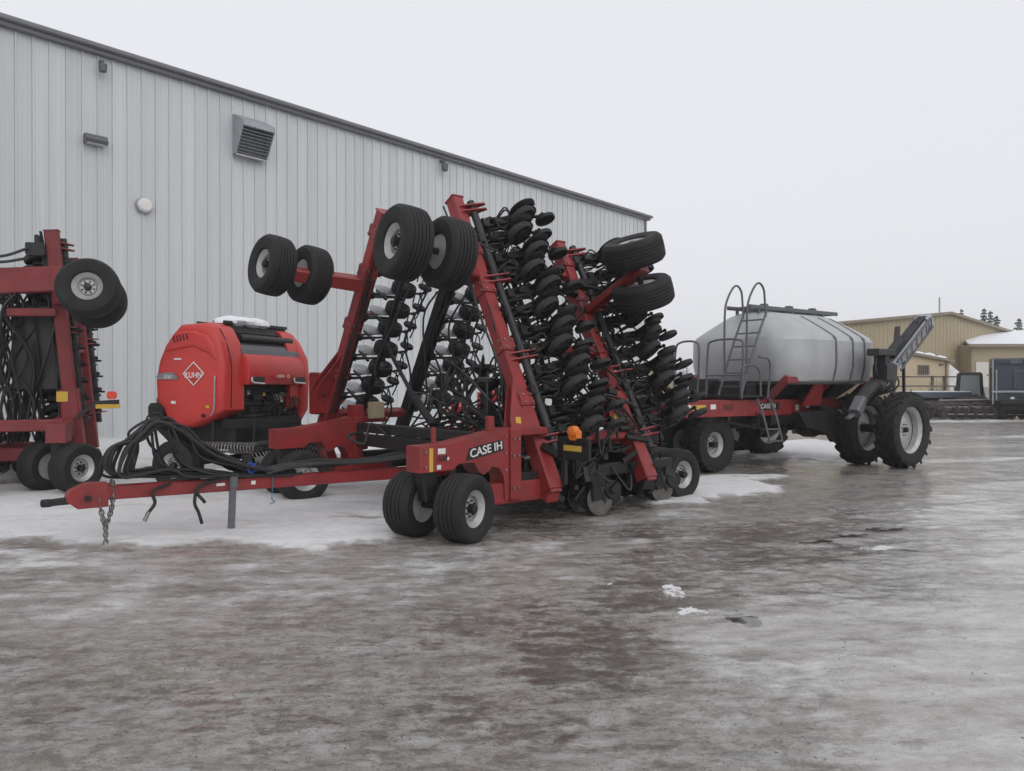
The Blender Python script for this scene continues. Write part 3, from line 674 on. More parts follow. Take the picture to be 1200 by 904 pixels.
def make_wing(t, s, yb, zb, lean, tubes, xs, nunit, t0, red, cast, rear=None, skip=(), jig=0.02, shaft=True, crossf=(.18, .52, .86), xo=.08, tend=.50, flip=1, clutter=0, U=None, alt=0., dark=None):
    ln = R(lean); u = V((0, -s * math.sin(ln), math.cos(ln))); d = V((0, s * math.cos(ln), math.sin(ln)))
    ez = -d * flip; ex = V((1, 0, 0)); ey = ez.cross(ex)
    cl = random.Random(int(lean * 10))
    for k, (x, L_) in enumerate(zip(xs, tubes)):
        B = V((x, s * yb, zb)); T = B + u * L_
        MB().beam(B, T, .20, .22, up=d, ch=.018).build('wing_tube', dark if (dark and k) else red, t)
        MB().beam(T, T + u * .02, .225, .245, up=d, ch=.01).build('end_plate', dark if (dark and k) else red, t)
        if shaft: rockshaft(t, B + u * .5, T - u * .1, ex * .20 + d * .13, red, 0)
        n = nunit[k]; sp = (L_ - t0 - tend) / (n - 1)
        for i in range(n):
            if (k, i) in skip: continue
            p = B + u * (t0 + sp * i + (.10 if k else 0)) + ex * (xo + (alt if i % 2 else 0)) + d * .06
            put_unit(t, p, ex, ey, ez, rnd.uniform(-jig, jig) - .05 + rnd.choice((0, 0, .05)), U)
            for q in range(clutter):
                a_ = p + V((cl.uniform(-.1, .1), 0, 0)) - d * .1; MB().tube([a_, a_ + ex * cl.uniform(.1, .3) + d * cl.uniform(-.05, .25) + u * cl.uniform(-.15, .15), a_ + ex * cl.uniform(.25, .45) + d * cl.uniform(.1, .45) + u * cl.uniform(-.2, .2), p + ex * .46 + d * .3 + u * cl.uniform(-.05, .05)], .015, 5, sub=4).build('hose', 'hose', t)
        # hoses down the inside of the tube
        for q in range(3):
            m = MB(); o = -d * (.13 + .02 * q) + ex * (.05 - .06 * q)
            pts = [B + u * (L_ * j / 7) + o + V((rnd.uniform(-.03, .03), rnd.uniform(-.03, .03), 0)) for j in range(1, 8)]
            m.tube(pts, .016, 6, sub=4); m.build('hose', 'hose', t)
    if len(xs) > 1:
        for f in crossf:
            a = V((xs[0], s * yb, zb)) + u * (tubes[1] * f); b = V((xs[1], s * yb, zb)) + u * (tubes[1] * f)
            MB().beam(a - d * .02, b - d * .02, .14, .16, up=d).build('cross_member', red, t)
        # second bar (black) carrying hoses between the ranks
        mid = (xs[0] * .62 + xs[1] * .38)
        a = V((mid, s * yb, zb)) - d * .10
        MB().beam(a + u * .6, a + u * tubes[1], .07, .07, up=d).build('hose_rail', 'black_paint', t)
    if clutter:
        for q in range(90):
            tt = cl.uniform(.5, tubes[1] - .3); x_ = cl.uniform(xs[0] + .1, xs[1] + .7); a_ = V((x_, s * yb, zb)) + u * tt + d * cl.uniform(-.15, .25)
            pts = [a_]
            for w_ in range(3): pts.append(pts[-1] + ex * cl.uniform(-.25, .3) + u * cl.uniform(-.35, .35) + d * cl.uniform(-.15, .18))
            MB().tube(pts, cl.choice((.014, .018, .024)), 5, sub=4).build('hose', 'hose', t)
        for q in range(34):
            tt = cl.uniform(.6, tubes[1] - .4); x_ = cl.uniform(xs[0] + .3, xs[1] + .5); a_ = V((x_, s * yb, zb)) + u * tt + d * cl.uniform(.0, .2)
            MB().beam(a_, a_ + ex * cl.uniform(.15, .5) + u * cl.uniform(-.1, .1), cl.uniform(.05, .12), cl.uniform(.05, .14), up=d).build('bracket', 'black_paint', t)
    # castor gauge wheels carried ahead of the wing
    cx, ct, ck, sgn = cast
    B = V((xs[0], s * yb, zb)) + u * ct
    E = V((cx, B.y, B.z)) + d * (.0)
    W = E + d * ck; A = V((xs[0], s * yb, zb)) + u * (ct + sgn[0]); F = W - d * .24 + u * sgn[1]
    MB().beam(A - ex * .09, F - ex * .12, .20, .24, up=u, ch=.018, w1=.17, h1=.20).build('castor_arm', red, t)
    xa = (ex + u * sgn[2]).normalized()
    m = MB(); m.beam(F - d * .08, W, .12, .13, up=ex); m.cyl(W - xa * .48, W + xa * .48, .045, n=10); m.build('castor_fork', 'black_paint', t)
    put_wheel(t, W - xa * .36, xa, WIDE, -1, .3); put_wheel(t, W + xa * .30, xa, WIDE, 1, 1.1)
    if rear:
        rx, rt, rk = rear
        B = V((xs[-1], s * yb, zb)) + u * rt; W = V((rx, B.y, B.z)) + d * rk
        MB().beam(B + d * .1, W + d * .12, .16, .13, up=u, w1=.26, h1=.10).build('gauge_bracket', red, t)
        ua = V((-.42, -.05, 1)).normalized()
        m = MB(); m.cyl(W - ua * .42, W + ua * .42, .045, n=10); m.build('axle', 'black_paint', t)
        put_wheel(t, W - ua * .34, ua, WIDE, -1); put_wheel(t, W + ua * .34, ua, WIDE, 1)
    return u, d

def side_arm(t, s, y, red, turn=None):
    """front arm over the castor pair; s = -1 near side"""
    w = .30
    out = [(-.38, .85), (-.38, 1.17), (0.0, 1.18), (.55, 1.26), (1.0, 1.34), (1.06, 1.34), (1.06, .40), (.95, .40), (.93, .70), (.86, .82), (.74, .86), (.66, .80), (.60, .76), (.52, .80), (.44, .93), (.20, .93), (.12, .86)]
    m = MB(); m.prism(out, lambda a, b, q: V((a, y + q, b)), -w / 2, w / 2)
    m.build('side_arm', red, t)
    m = MB(); m.beam((1.02, y, .86), (1.20, y, .86), w + .06, .96, ch=.02); m.build('arm_post', red, t)
    m = MB(); m.beam((.70, y, .48), (1.86, y, .48), .26, .28, ch=.02); m.beam((1.86, y, .48), (1.90, y, .48), .32, .34, ch=.01)
    m.cyl((1.78, y - .22, .50), (1.78, y + .22, .50), .05, n=12); m.build('lower_beam', red, t)
    MB().beam((1.18, y + .02 * s, 1.28), (1.75, y + .02 * s, 1.28), .16, .10).build('upper_link', red, t)
    # castor post, fork, pair of wheels
    a = R(19.6) * (1 if s < 0 else -.2) if turn is None else R(turn); ax = V((-math.sin(a), math.cos(a), 0)); c = V((0, y, .41))
    m = MB(); m.beam((-.20, y, .86), (-.14, y, .50), .19, .22, up=(1, 0, 0)); m.beam((-.14, y, .52), (0, y, .41), .15, .16)
    m.cyl(c - ax * .48, c + ax * .48, .05, n=10); m.build('castor_fork', 'black_paint', t)
    put_wheel(t, c - ax * .39, ax, SMALL, -1, .2); put_wheel(t, c + ax * .39, ax, SMALL, 1, .9)

def light_arm(t, p0, p1, p2, dx):
    """folding warning lamp bracket: bent black bar, yellow strip, amber lamp"""
    m = MB(); m.beam(p0, p1, .05, .06); m.beam(p1, p2, .05, .10); m.build('lamp_bracket', 'black_paint', t)
    e = (V(p2) - V(p1)).normalized(); c = V(p1) * .4 + V(p2) * .6
    return c, e

# ------------------------------------------------------------------ the big folded drill
DO = (-2.29, 11.25); DR = math.atan2(.639, .769)
dr = thing('seed_drill', 'big red folding disc drill with wings folded up, parked on the ice in front', 'seed drill', (DO[0], DO[1], 0), DR, 'folded red seed drills')
RED = 'case_red'
# tongue, hitch, chain, jack
m = MB(); m.beam((-3.42, 0, .64), (2.2, 0, .54), .13, .17, ch=.015); m.build('tongue', RED, dr)
m = MB(); m.plate([(-.32, -.05), (-.20, -.15), (.12, -.15), (.12, .13), (-.10, .14), (-.28, .06)], .20, (-3.42, 0, .63), (1, 0, 0), (0, 0, 1)); m.build('hitch_clevis', RED, dr)
m = MB(); m.beam((-3.46, 0, .61), (-3.66, 0, .58), .10, .15, w1=.12, h1=.08); m.beam((-3.66, 0, .58), (-3.92, 0, .57), .12, .08, w1=.10, h1=.07)
m.lathe([(.001, .045), (.055, .04), (.065, 0), (.055, -.04), (.001, -.045)], (-3.92, 0, .57), (0, 0, 1), 14)
for y in (-.11, .11): m.cyl((-3.52, y, .60), (-3.52, y * 1.25, .60), .035, n=8)
m.build('hitch_tip', 'black_paint', dr)
m = MB()
def chain(m, pts, r=.016):
    ps = catmull([V(p) for p in pts], 10); acc = 0; k = 0; last = ps[0]
    for p in ps[1:]:
        acc += (p - last).length
        if acc > .052:
            d = (p - last).normalized(); f = frame_from(d); axn = f[1] if k % 2 else f[2]
            e = d; c = p; rs = []
            for i in range(12):
                q = 2 * math.pi * i / 12
                o = e * math.cos(q) * .042 + axn.cross(e) * math.sin(q) * .024
                rad = o.normalized(); rs.append([c + o + (rad * math.cos(z) + axn * math.sin(z)) * .0085 for z in (0, 1.57, 3.14, 4.71)])
            m.rings(rs, loop=True); acc = 0; k += 1; last = p
        elif acc > 0: pass
    return m
chain(m, [(-3.40, -.08, .60), (-3.38, -.09, .45), (-3.34, -.09, .28), (-3.30, -.08, .32), (-3.26, -.08, .48), (-3.24, -.07, .64)])
chain(m, [(-3.33, -.09, .30), (-3.33, -.09, .18), (-3.33, -.09, .03)])
chain(m, [(-3.24, -.075, .68), (-3.245, -.02, .76), (-3.25, .08, .70)])
m.build('safety_chain', 'steel', dr)
m = MB(); m.beam((-1.83, -.10, .70), (-1.86, -.10, -.03), .075, .075, up=(1, 0, 0)); m.beam((-1.83, -.10, .76), (-1.83, -.10, .58), .10, .10, up=(1, 0, 0)); m.beam((-1.86, -.10, 0), (-1.86, -.10, .02), .16, .16, up=(1, 0, 0)); m.build('jack_leg', 'lamp_grey', dr)
# decals on the tongue
MB().box((-1.98, -.068, .625), (.11, .006, .035), .001).build('decal', 'white_decal', dr)
MB().box((-1.55, -.068, .615), (.06, .006, .05), .001).build('decal', 'white_decal', dr)
# hose mast and hoses
m = MB(); m.tube([(-1.5, 0, .62), (-2.2, 0, 1.05), (-2.7, 0, 1.42), (-2.76, 0, 1.50), (-2.82, 0, 1.42)], .022, 8); m.torus((-2.76, 0, 1.47), (0, 1, 0), .10, .012, 14, 6); m.build('hose_mast', 'black_paint', dr)
hr = random.Random(3)
for i in range(15):
    j = lambda a: hr.uniform(-a, a)
    yy = -.16 + .32 * i / 14
    top = (-2.72 + j(.10), yy, 1.46 + j(.05))
    fx = -3.12 + j(.20); fz = .80 + abs(j(.12)); m = MB()
    pts = [(-1.05 + j(.2), yy * .5, .70 + j(.03)), (-1.75 + j(.1), yy * .8, .70 + abs(j(.05))), (-2.3 + j(.2), yy, .80 + j(.05)), (-2.75 + j(.1), yy + j(.05), .84 + j(.06)), (fx, yy, fz), (fx + .05, yy, fz + .3), (-2.95 + j(.08), yy, 1.30 + j(.05)), top,
           (-2.45 + j(.05), yy, 1.32 + j(.06)), (-2.15 + j(.08), yy, 1.02 + j(.08)), (-1.65 + j(.2), yy * .8, .80 + j(.04)), (-1.2, yy * .6, .74)]
    m.tube(pts, .017 + .006 * (i % 3 == 0), 7, sub=6); m.build('hose', 'hose', dr)
for i in range(6):
    j = lambda a: hr.uniform(-a, a); yy = -.15 + .05 * i
    x0 = -2.72 + j(.15); m = MB()
    m.tube([(x0, yy, 1.44), (x0 + .04 + j(.05), yy - .02, 1.2), (x0 + .10 + j(.1), yy, 1.0), (x0 + .22, yy, .86 + j(.05)), (x0 + .6 + j(.1), yy, .78), (-1.8, yy, .74)], .018, 7); m.build('hose', 'hose', dr)
for p in ([(-1.9, -.10, .72), (-2.25, -.13, .64), (-2.33, -.14, .45), (-2.28, -.14, .30), (-2.24, -.14, .16)], [(-2.6, -.1, .70), (-2.82, -.14, .62), (-2.80, -.15, .48), (-2.88, -.15, .36)], [(-2.0, -.09, .71), (-2.30, -.13, .60), (-2.20, -.13, .42)]):
    MB().tube(p, .021, 7).build('hose', 'hose', dr)
m = MB(); m.cyl((-2.87, -.15, .38), (-2.92, -.15, .27), .026, n=8); m.build('hose_coupling', 'steel', dr)
for i in range(9):
    yy = -.14 + .035 * i; z = .72 + .035 * hr.random()
    MB().tube([(-1.4, yy, z), (-1.0, yy + hr.uniform(-.04, .04), z + .06), (-.5, yy, z + hr.uniform(0, .10)), (.1, yy, z + .05), (.8, yy * 2, z + .1), (1.5, yy * 4, .95), (1.9, yy * 6, 1.2)], .020, 7).build('hose', 'hose', dr)
m = MB(); m.beam((-1.62, -.02, .70), (-1.62, -.02, .98), .05, .12); m.build('hose_clamp', 'black_paint', dr)
m = MB()
for i in range(6): m.torus((-1.60 + hr.uniform(-.04, .04), -.09, .80 + hr.uniform(-.05, .08)), (hr.uniform(-1, 1), 1, hr.uniform(-.5, .5)), .05, .009, 10, 5)
m.build('strap', 'blue_strap', dr)
MB().tube([(-1.30, -.09, .75), (-1.30, -.10, .55), (-1.31, -.10, .38), (-1.27, -.10, .34), (-1.33, -.10, .31)], .007, 5).build('cord', 'teal_cord', dr)
# side arms with castor pairs
side_arm(dr, -1, -2.15, RED); side_arm(dr, 1, 2.15, RED)
yo = -2.15 - .152
MB().box((-.215, yo, 1.0), (.055, .008, .29), .001).build('reflector_strip', 'yellow_decal', dr)
for c, sz in (((-.06, yo, 1.10), (.11, .006, .07)), ((-.10, yo, .905), (.06, .006, .055)), ((.035, yo, 1.005), (.03, .006, .04))):
    MB().box(c, sz, .001).build('decal', 'white_decal', dr)
ex, ez, nn = V((1, 0, 0)), V((0, 0, 1)), V((0, -1, 0))
sl = R(9.5); exs = V((math.cos(sl), 0, math.sin(sl))); ezs = V((-math.sin(sl), 0, math.cos(sl)))
pl = MB().plate([(-.33, -.075), (.30, -.075), (.30, .075), (-.25, .075)], .006, (.62, yo, 1.08), exs, ezs).build('name_plate', 'black_decal', dr)
link('lettering', text_mesh('CASE IH', .15, 'white_decal', .003, .1), pl, mtx((.63, yo - .005, 1.08), exs, ezs, nn))
pl = MB().box((-.06, yo, 1.005), (.13, .006, .075), .001).build('name_plate', 'case_red', dr)
link('lettering', text_mesh('500', .095, 'black_decal', .003, .3), pl, mtx((-.06, yo - .005, 1.005), ex, ez, nn))
MB().beam((.02, -2.0, 1.18), (.02, -2.0, 1.38), .05, .05).build('lug', RED, dr); MB().beam((.85, -2.1, 1.3), (.85, -2.1, 1.5), .08, .10).build('lug', RED, dr)
# centre frame
m = MB()
for x, z in ((1.15, .95), (2.1, .74), (3.75, .74)): m.beam((x, -2.25, z), (x, 2.4, z), .18, .2)
for y in (-2.15, -.9, .9, 2.15): m.beam((1.1, y, .64), (4.5, y, .64), .15, .17)
m.build('centre_frame', 'black_paint', dr)
MB().beam((1.15, -2.2, 1.16), (1.15, 2.2, 1.16), .16, .16).build('front_bar', 'black_paint', dr)
for k, x in enumerate((2.15, 3.80)):
    for i in range(12):
        y = -2.30 + i * .40 + .2 * k
        if y > 2.3: continue
        put_unit(dr, (x, y, .73), (1, 0, 0), (0, 1, 0), (0, 0, 1), rnd.uniform(-.015, .015))
# wings
make_wing(dr, -1, 2.40, .42, 27.6, (5.0, 4.4), (1.71, 3.70), (12, 11), .85, RED, (.10, 3.18, .94, (.42, .06, -.12)), rear=(3.80, 3.01, 1.25), skip=(), clutter=7, jig=.10, alt=.20)
make_wing(dr, 1, 2.95, .95, 31, (4.35, 4.2), (.90, 2.55), (10, 10), .45, RED, (-.20, 3.03, .40, (.05, .05, -.16)), crossf=(.12, .97), xo=.12, tend=.25, U=LIGHT, jig=.01, dark='black_paint')
# wing hinge gussets
for s, x, yb, zb, lean in ((-1, 1.71, 2.4, .42, 27.6), (1, .90, 2.95, .95, 31), (-1, 3.7, 2.4, .42, 27.6)):
    ln = R(lean); u = V((0, -s * math.sin(ln), math.cos(ln))); d = V((0, s * math.cos(ln), math.sin(ln))); B = V((x, s * yb, zb))
    m = MB()
    for q in (-.06, .08):
        m.plate([(-.10, .95), (-.42, .95), (-.40, 1.10), (-.24, 1.45), (-.10, 1.75)], .02, B + d * q, (1, 0, 0), u)
    m.beam(B + u * .05, B + u * .75, .24, .27, up=d); m.build('hinge_gusset', RED, dr)
    MB().plate([(-.05, -.04), (.04, -.05), (.06, .05), (-.03, .05)], .004, B + d * .093 + u * 1.08 + V((-.27, 0, 0)), (1, 0, 0), u).build('decal', 'yellow_decal', dr)
    MB().beam(B - u * .02 + d * .0, V((x, s * (yb - .35), .50)), .20, .22, up=(1, 0, 0)).build('hinge_yoke', RED if x < 3 else 'black_paint', dr)
# flange plates and bolt heads along the red steel
bm_ = MB().cyl((0, 0, 0), (0, 0, .022), .017, n=6).mesh('bolt', 'steel')
def bolts(parent, pts, ex_, ey_, ez_):
    for p in pts: link('bolt', bm_, parent, mtx(p, ex_, ey_, ez_))
yo_ = -2.15 - .15
for p in ((-.30, 1.10), (-.30, .92), (.95, 1.24), (.95, 1.02), (.95, .80)): bolts(dr, [V((p[0], yo_, p[1]))], (1, 0, 0), (0, 0, 1), (0, -1, 0))
for p in ((1.07, 1.20), (1.15, 1.20), (1.07, .98), (1.15, .98), (1.07, .55), (1.15, .55)): bolts(dr, [V((p[0], -2.332, p[1]))], (1, 0, 0), (0, 0, 1), (0, -1, 0))
for s, x, yb, zb, lean in ((-1, 1.71, 2.4, .42, 27.6), (-1, 3.7, 2.4, .42, 27.6), (1, .90, 2.95, .95, 31)):
    ln = R(lean); u = V((0, -s * math.sin(ln), math.cos(ln))); d = V((0, s * math.cos(ln), math.sin(ln))); B = V((x, s * yb, zb))
    for tt in (1.4, 2.3, 3.3, 4.0):
        MB().beam(B + u * (tt - .10), B + u * (tt + .10), .245, .265, up=d, ch=.01).build('flange_plate', RED, dr)
        bolts(dr, [B + u * (tt + q) + V((-.122, 0, 0)) + d * w_ for q in (-.06, .06) for w_ in (-.09, .09)], u, d, (-1, 0, 0))
        bolts(dr, [B + u * (tt + q) + V((w_, 0, 0)) - s * 0 * d + d * (.132 if s < 0 else -.132) for q in (-.06, .06) for w_ in (-.07, .07)], (1, 0, 0), u, d if s < 0 else -d)
# fold cylinders
for s, x, yb, zb, lean in ((-1, 2.3, 2.3, .5, 27.6), (1, 1.6, 2.8, .95, 31)):
    ln = R(lean); u = V((0, -s * math.sin(ln), math.cos(ln))); B = V((x, s * yb, zb))
    m = MB(); m.cyl((x, s * .35, 1.25), (x, s * 1.0, 1.75), .07, n=12); m.cyl((x, s * 1.0, 1.75), B + u * 1.9, .035, n=10); m.build('fold_cylinder', 'black_paint', dr)
# warning lamp and reflector on the near corner
m = MB(); m.beam((1.82, -2.45, 1.12), (1.82, -2.95, 1.12), .05, .07); m.box((1.82, -2.70, 1.05), (.05, .60, .30), .01); m.beam((1.82, -2.52, .55), (1.82, -2.52, 1.15), .06, .06); m.build('lamp_bracket', 'black_paint', dr)
lp = MB().lathe([(.02, .06), (.07, .05), (.075, 0), (.075, -.04), (.02, -.05)], (1.79, -2.72, 1.29), (-1, 0, 0), 16)
lp.box((1.82, -2.72, 1.24), (.10, .15, .14), .03); lp.build('warning_lamp', 'orange_reflector', dr)
MB().box((1.79, -2.70, 1.06), (.008, .34, .075), .001).build('reflector_strip', 'yellow_decal', dr)
# rear: wheels under the frame, hitch to the cart
for y in (-1.95, -1.55, 1.6, 2.0): put_wheel(dr, (4.95, y, .41), (0, 1, 0), SMALL, -1 if y < 0 and y < -1.7 or 1.55 < y < 1.7 else 1)
m = MB()
for y in (-1.75, 1.8): m.beam((4.2, y, .66), (4.95, y, .41), .12, .15); m.cyl((4.95, y - .4, .41), (4.95, y + .4, .41), .05, n=10)
m.build('rear_axle', 'black_paint', dr)
m = MB(); m.beam((4.8, -.7, .7), (6.6, -.1, .75), .13, .15); m.beam((4.8, .7, .7), (6.6, .1, .75), .13, .15); m.build('rear_hitch', RED, dr)
# distributor towers, manifolds and the tangle of seed hoses in the middle
tw = random.Random(11)
for (x, y, h) in ((1.9, -.7, 1.95), (2.9, .7, 2.2), (3.5, -.6, 1.9)):
    m = MB(); m.tube([(x, y, .75), (x + .02, y, 1.2), (x, y, h)], .065, 10); m.lathe([(.02, .08), (.20, .06), (.22, 0), (.20, -.05), (.07, -.14)], (x, y, h), (0, 0, 1), 18); m.build('distributor_tower', 'black_plastic', dr)
    for i in range(14):
        a = 2 * math.pi * i / 14; c, s = math.cos(a), math.sin(a); k = tw.uniform(.35, .6)
        ty = tw.choice((-1, 1)) * tw.uniform(1.4, 2.3); tx = tw.choice((1.4, 2.4, 3.4, 4.1)) + tw.uniform(-.3, .3)
        MB().tube([(x + .2 * c, y + .2 * s, h), (x + k * c, y + k * s, h - .05 + tw.uniform(-.1, .25)), (x + (k + .1) * c, y + (k + .1) * s, h - .45), ((x + tx) / 2, (y + ty) / 2, 1.0 + tw.uniform(-.15, .3)), (tx, ty, .95)], .019, 6, sub=5).build('hose', 'hose', dr)
for i in range(64):
    x0 = tw.uniform(1.2, 3.8); y0 = tw.uniform(-1.9, 1.2); z0 = tw.uniform(.9, 1.5)
    pts = [(x0, y0, z0)]
    for k in range(4): pts.append((pts[-1][0] + tw.uniform(-.4, .4), pts[-1][1] + tw.uniform(-.35, .35), max(.7, pts[-1][2] + tw.uniform(-.35, .4))))
    MB().tube(pts, tw.choice((.014, .018, .024)), 6, sub=5).build('hose', 'hose', dr)
m = MB()
for i in range(14):
    c = V((tw.uniform(1.2, 3.4), tw.uniform(-2.0, -.2), tw.uniform(.75, 1.15))); m.box(c, (tw.uniform(.08, .3), tw.uniform(.08, .25), tw.uniform(.06, .2)), .01, tw.uniform(0, 3))
m.build('valve_block', 'black_paint', dr)
m = MB()
for i in range(9):
    c = V((tw.uniform(1.2, 1.9), tw.uniform(-2.2, -1.2), tw.uniform(.75, 1.05))); m.cyl(c, c + V((.05, -.06, .02)), .022, n=8)
m.build('fitting', 'steel', dr)
for i in range(40):
    c = V((tw.uniform(1.9, 4.3), tw.uniform(-2.5, -1.5), tw.uniform(.22, .95)))
    if i % 3: MB().beam(c, c + V((tw.uniform(-.3, .3), tw.uniform(-.1, .1), tw.uniform(-.25, .25))), tw.uniform(.03, .09), tw.uniform(.04, .12)).build('bracket', 'black_paint', dr)
    else: MB().tube([c, c + V((tw.uniform(-.2, .2), tw.uniform(-.2, .1), .15)), c + V((tw.uniform(-.3, .3), tw.uniform(-.2, .2), -.05)), c + V((tw.uniform(-.4, .4), 0, .3))], .018, 6).build('hose', 'hose', dr)
for i in range(22):
    c = V((tw.uniform(1.2, 1.8), tw.uniform(-2.2, -1.0), tw.uniform(.6, 1.2)))
    MB().tube([c, c + V((tw.uniform(-.2, .2), tw.uniform(-.2, .2), .15)), c + V((tw.uniform(-.3, .3), tw.uniform(-.2, .2), -.15)), c + V((tw.uniform(-.3, .3), .2, .2))], .02, 6).build('hose', 'hose', dr)
# red and white control boxes low on the far wing
MB().box((1.15, 2.15, 1.42), (.22, .2, .26), .02).build('control_box', 'case_red', dr)
MB().box((1.45, 1.95, 1.45), (.22, .20, .30), .02).build('control_box', 'tan_siding', dr)
MB().box((.72, 2.75, 1.75), (.20, .3, .75), .03).build('pivot_bracket', RED, dr)
# wear-dulled folded lines from the wings down to the frame
for s in (-1, 1):
    for i in range(7):
        x = 1.4 + .3 * i; y = s * (1.5 - .06 * i)
        MB().tube([(x, s * 2.0, .9), (x + .1, y, 1.4 + tw.uniform(-.1, .2)), (x + tw.uniform(-.2, .2), y + tw.uniform(-.15, .15), 2.1), (x - .1, s * (1.3 - .1 * (i % 3)), 2.9 + tw.uniform(-.2, .3)), (x + tw.uniform(-.1, .1), s * .8, 3.5)], .018, 6).build('hose', 'hose', dr)

# ------------------------------------------------------------------ the second drill at the left edge
h2 = R(90 + 20)
d2 = thing('seed_drill', 'dark red folded drill cut off by the left edge of the picture', 'seed drill', (-9.85, 12.57, gz(-7.83, 13.3)), h2, 'folded red seed drills')
R2 = 'case_red_old'
side_arm(d2, -1, -2.15, R2, turn=-42)
make_wing(d2, -1, 2.30, .55, 5.5, (4.05, 3.8), (.62, 2.3), (10, 9), .75, R2, (-.62, 2.74, .72, (.1, .05, -.18)), flip=-1)
m = MB()
m.beam((.62, -2.3, .60), (.62, 1.2, .60), .2, .24); m.beam((2.3, -2.2, .60), (2.3, 1.2, .60), .18, .2)
for y in (-2.0, -.8, .6): m.beam((.3, y, .62), (2.6, y, .62), .16, .2)
m.build('centre_frame', R2, d2)
MB().beam((.35, -2.15, 1.12), (.35, .9, 1.12), .45, .20).build('front_bar', R2, d2)
MB().beam((.62, -2.28, .75), (.62, -2.18, 1.75), .30, .34, up=(1, 0, 0)).build('hinge_gusset', R2, d2)
MB().plate([(-.09, -.09), (.09, -.09), (.09, .09), (-.09, .09)], .006, (.44, -2.10, 1.62), (0, -1, 0), (0, 0, 1)).build('decal', 'yellow_decal', d2)
MB().beam((.48, -.95, 3.62), (.48, -2.1, 3.72), .22, .45).build('upper_beam', R2, d2)
MB().beam((.50, -1.25, 3.10), (.50, -2.0, 3.12), .14, .14).build('upper_brace', R2, d2)
m = MB(); m.beam((.4, -2.35, 1.25), (.4, -2.62, 1.50), .05, .06); m.beam((.4, -2.62, 1.50), (.4, -3.02, 1.52), .05, .08); m.build('lamp_bracket', 'black_paint', d2)
MB().box((.37, -2.84, 1.44), (.01, .40, .075), .001).build('reflector_strip', 'yellow_decal', d2)
MB().box((.4, -2.90, 1.64), (.07, .16, .14), .03).build('warning_lamp', 'red_reflector', d2)
put_wheel(d2, (-.1, -.95, .41), (0, 1, 0), SMALL, -1)
for i in range(6):
    put_unit(d2, (2.35, -2.2 + .4 * i, .70), (1, 0, 0), (0, 1, 0), (0, 0, 1))
for i in range(70):
    x0 = tw.uniform(.3, 1.6); y0 = tw.uniform(-1.75, -.2)
    MB().tube([(x0, y0, .8), (x0 + tw.uniform(-.2, .2), y0 + tw.uniform(-.2, .2), 1.5), (x0 + tw.uniform(-.2, .2), y0 + tw.uniform(-.3, .3), 2.3), (x0 + tw.uniform(-.2, .2), y0 + tw.uniform(-.3, .3), 3.1), (x0, min(-.6, y0), 3.5)], tw.choice((.018, .022, .03)), 6).build('hose', 'hose', d2)
for q in ((4.05, 4.22), (3.95, 4.05)):
    MB().tube([(.35, -1.6, q[1]), (.3, -1.2, q[0]), (.3, -.6, q[0] - .02), (.3, .3, q[0] - .08)], .025, 7).build('hose', 'hose', d2)
m = MB(); m.box((.45, -1.70, 4.22), (.18, .30, .22), .02); m.box((.45, -1.72, 4.38), (.08, .08, .2), .02); m.build('valve_block', 'black_paint', d2)
m = MB(); m.plate([(-.35, 0), (.35, 0), (.35, 1.5), (-.35, 1.5)], .03, (.80, -1.62, 1.75), (0, -1, 0), (0, 0, 1)); m.build('shroud', 'black_plastic', d2)
# ------------------------------------------------------------------ air cart
ca = thing('air_cart', 'silver seed tank cart on dual tractor tyres hitched behind the big drill', 'air cart', (4.03, 17.03, 0), math.atan2(.588, .809))
BIG = (tyre_lug(.88, .50, .53, 17, .055, .12, .40), rim_mesh(.53, .50, off=-.05), hub_mesh(.30, .50, off=-.05))
FRT = (tyre_lug(.60, .52, .275, 22, .03, .11, .1, True), rim_mesh(.275, .52, off=.1), hub_mesh(.275, .52, off=.1))
for y in (-.40, .55): put_wheel(ca, (0, y, .60), (0, 1, 0), FRT, -1 if y < 0 else 1, .1)
for y in (-2.45, -1.46, 1.30, 2.25): put_wheel(ca, (4.30, y, .86), (0, 1, 0), BIG, -1 if y < 0 else 1, .15 * y)
# frame
m = MB()
for y in (-.78, .78): m.beam((-1.35, y, 1.40), (4.6, y, 1.36), .14, .36, ch=.012)
for x in (-1.2, .9, 2.4, 4.2): m.beam((x, -.78, 1.38), (x, .78, 1.38), .16, .26)
m.build('chassis', 'case_red', ca)
m = MB(); m.beam((-1.3, 0, 1.15), (-3.2, 0, .80), .16, .2); m.beam((-1.3, .6, 1.3), (-2.6, .1, .92), .12, .14); m.beam((-1.3, -.6, 1.3), (-2.6, -.1, .92), .12, .14); m.build('drawbar', 'case_red', ca)
m = MB(); m.beam((0, -.62, .60), (0, .80, .60), .12, .12); m.beam((-.02, -.05, 1.25), (0, -.05, .6), .25, .28, up=(1, 0, 0)); m.beam((0, .9, .6), (0, .8, 1.3), .14, .14, up=(1, 0, 0)); m.build('front_axle', 'black_paint', ca)
m = MB(); m.beam((4.30, -2.38, .86), (4.30, 2.2, .86), .18, .18); 
for s in (-1, 1):
    m.plate([(-.55, 1.25), (.45, 1.25), (.30, .70), (-.15, .70)], .10, (4.1, s * 1.0, 0), (1, 0, 0), (0, 0, 1))
    m.prism([(-.85, 1.30), (.45, 1.30), (.30, .62), (-.05, .50)], lambda a, b, t: V((4.0 + a, s * t, b)), .85, 1.25)
m.build('rear_axle', 'black_paint', ca)
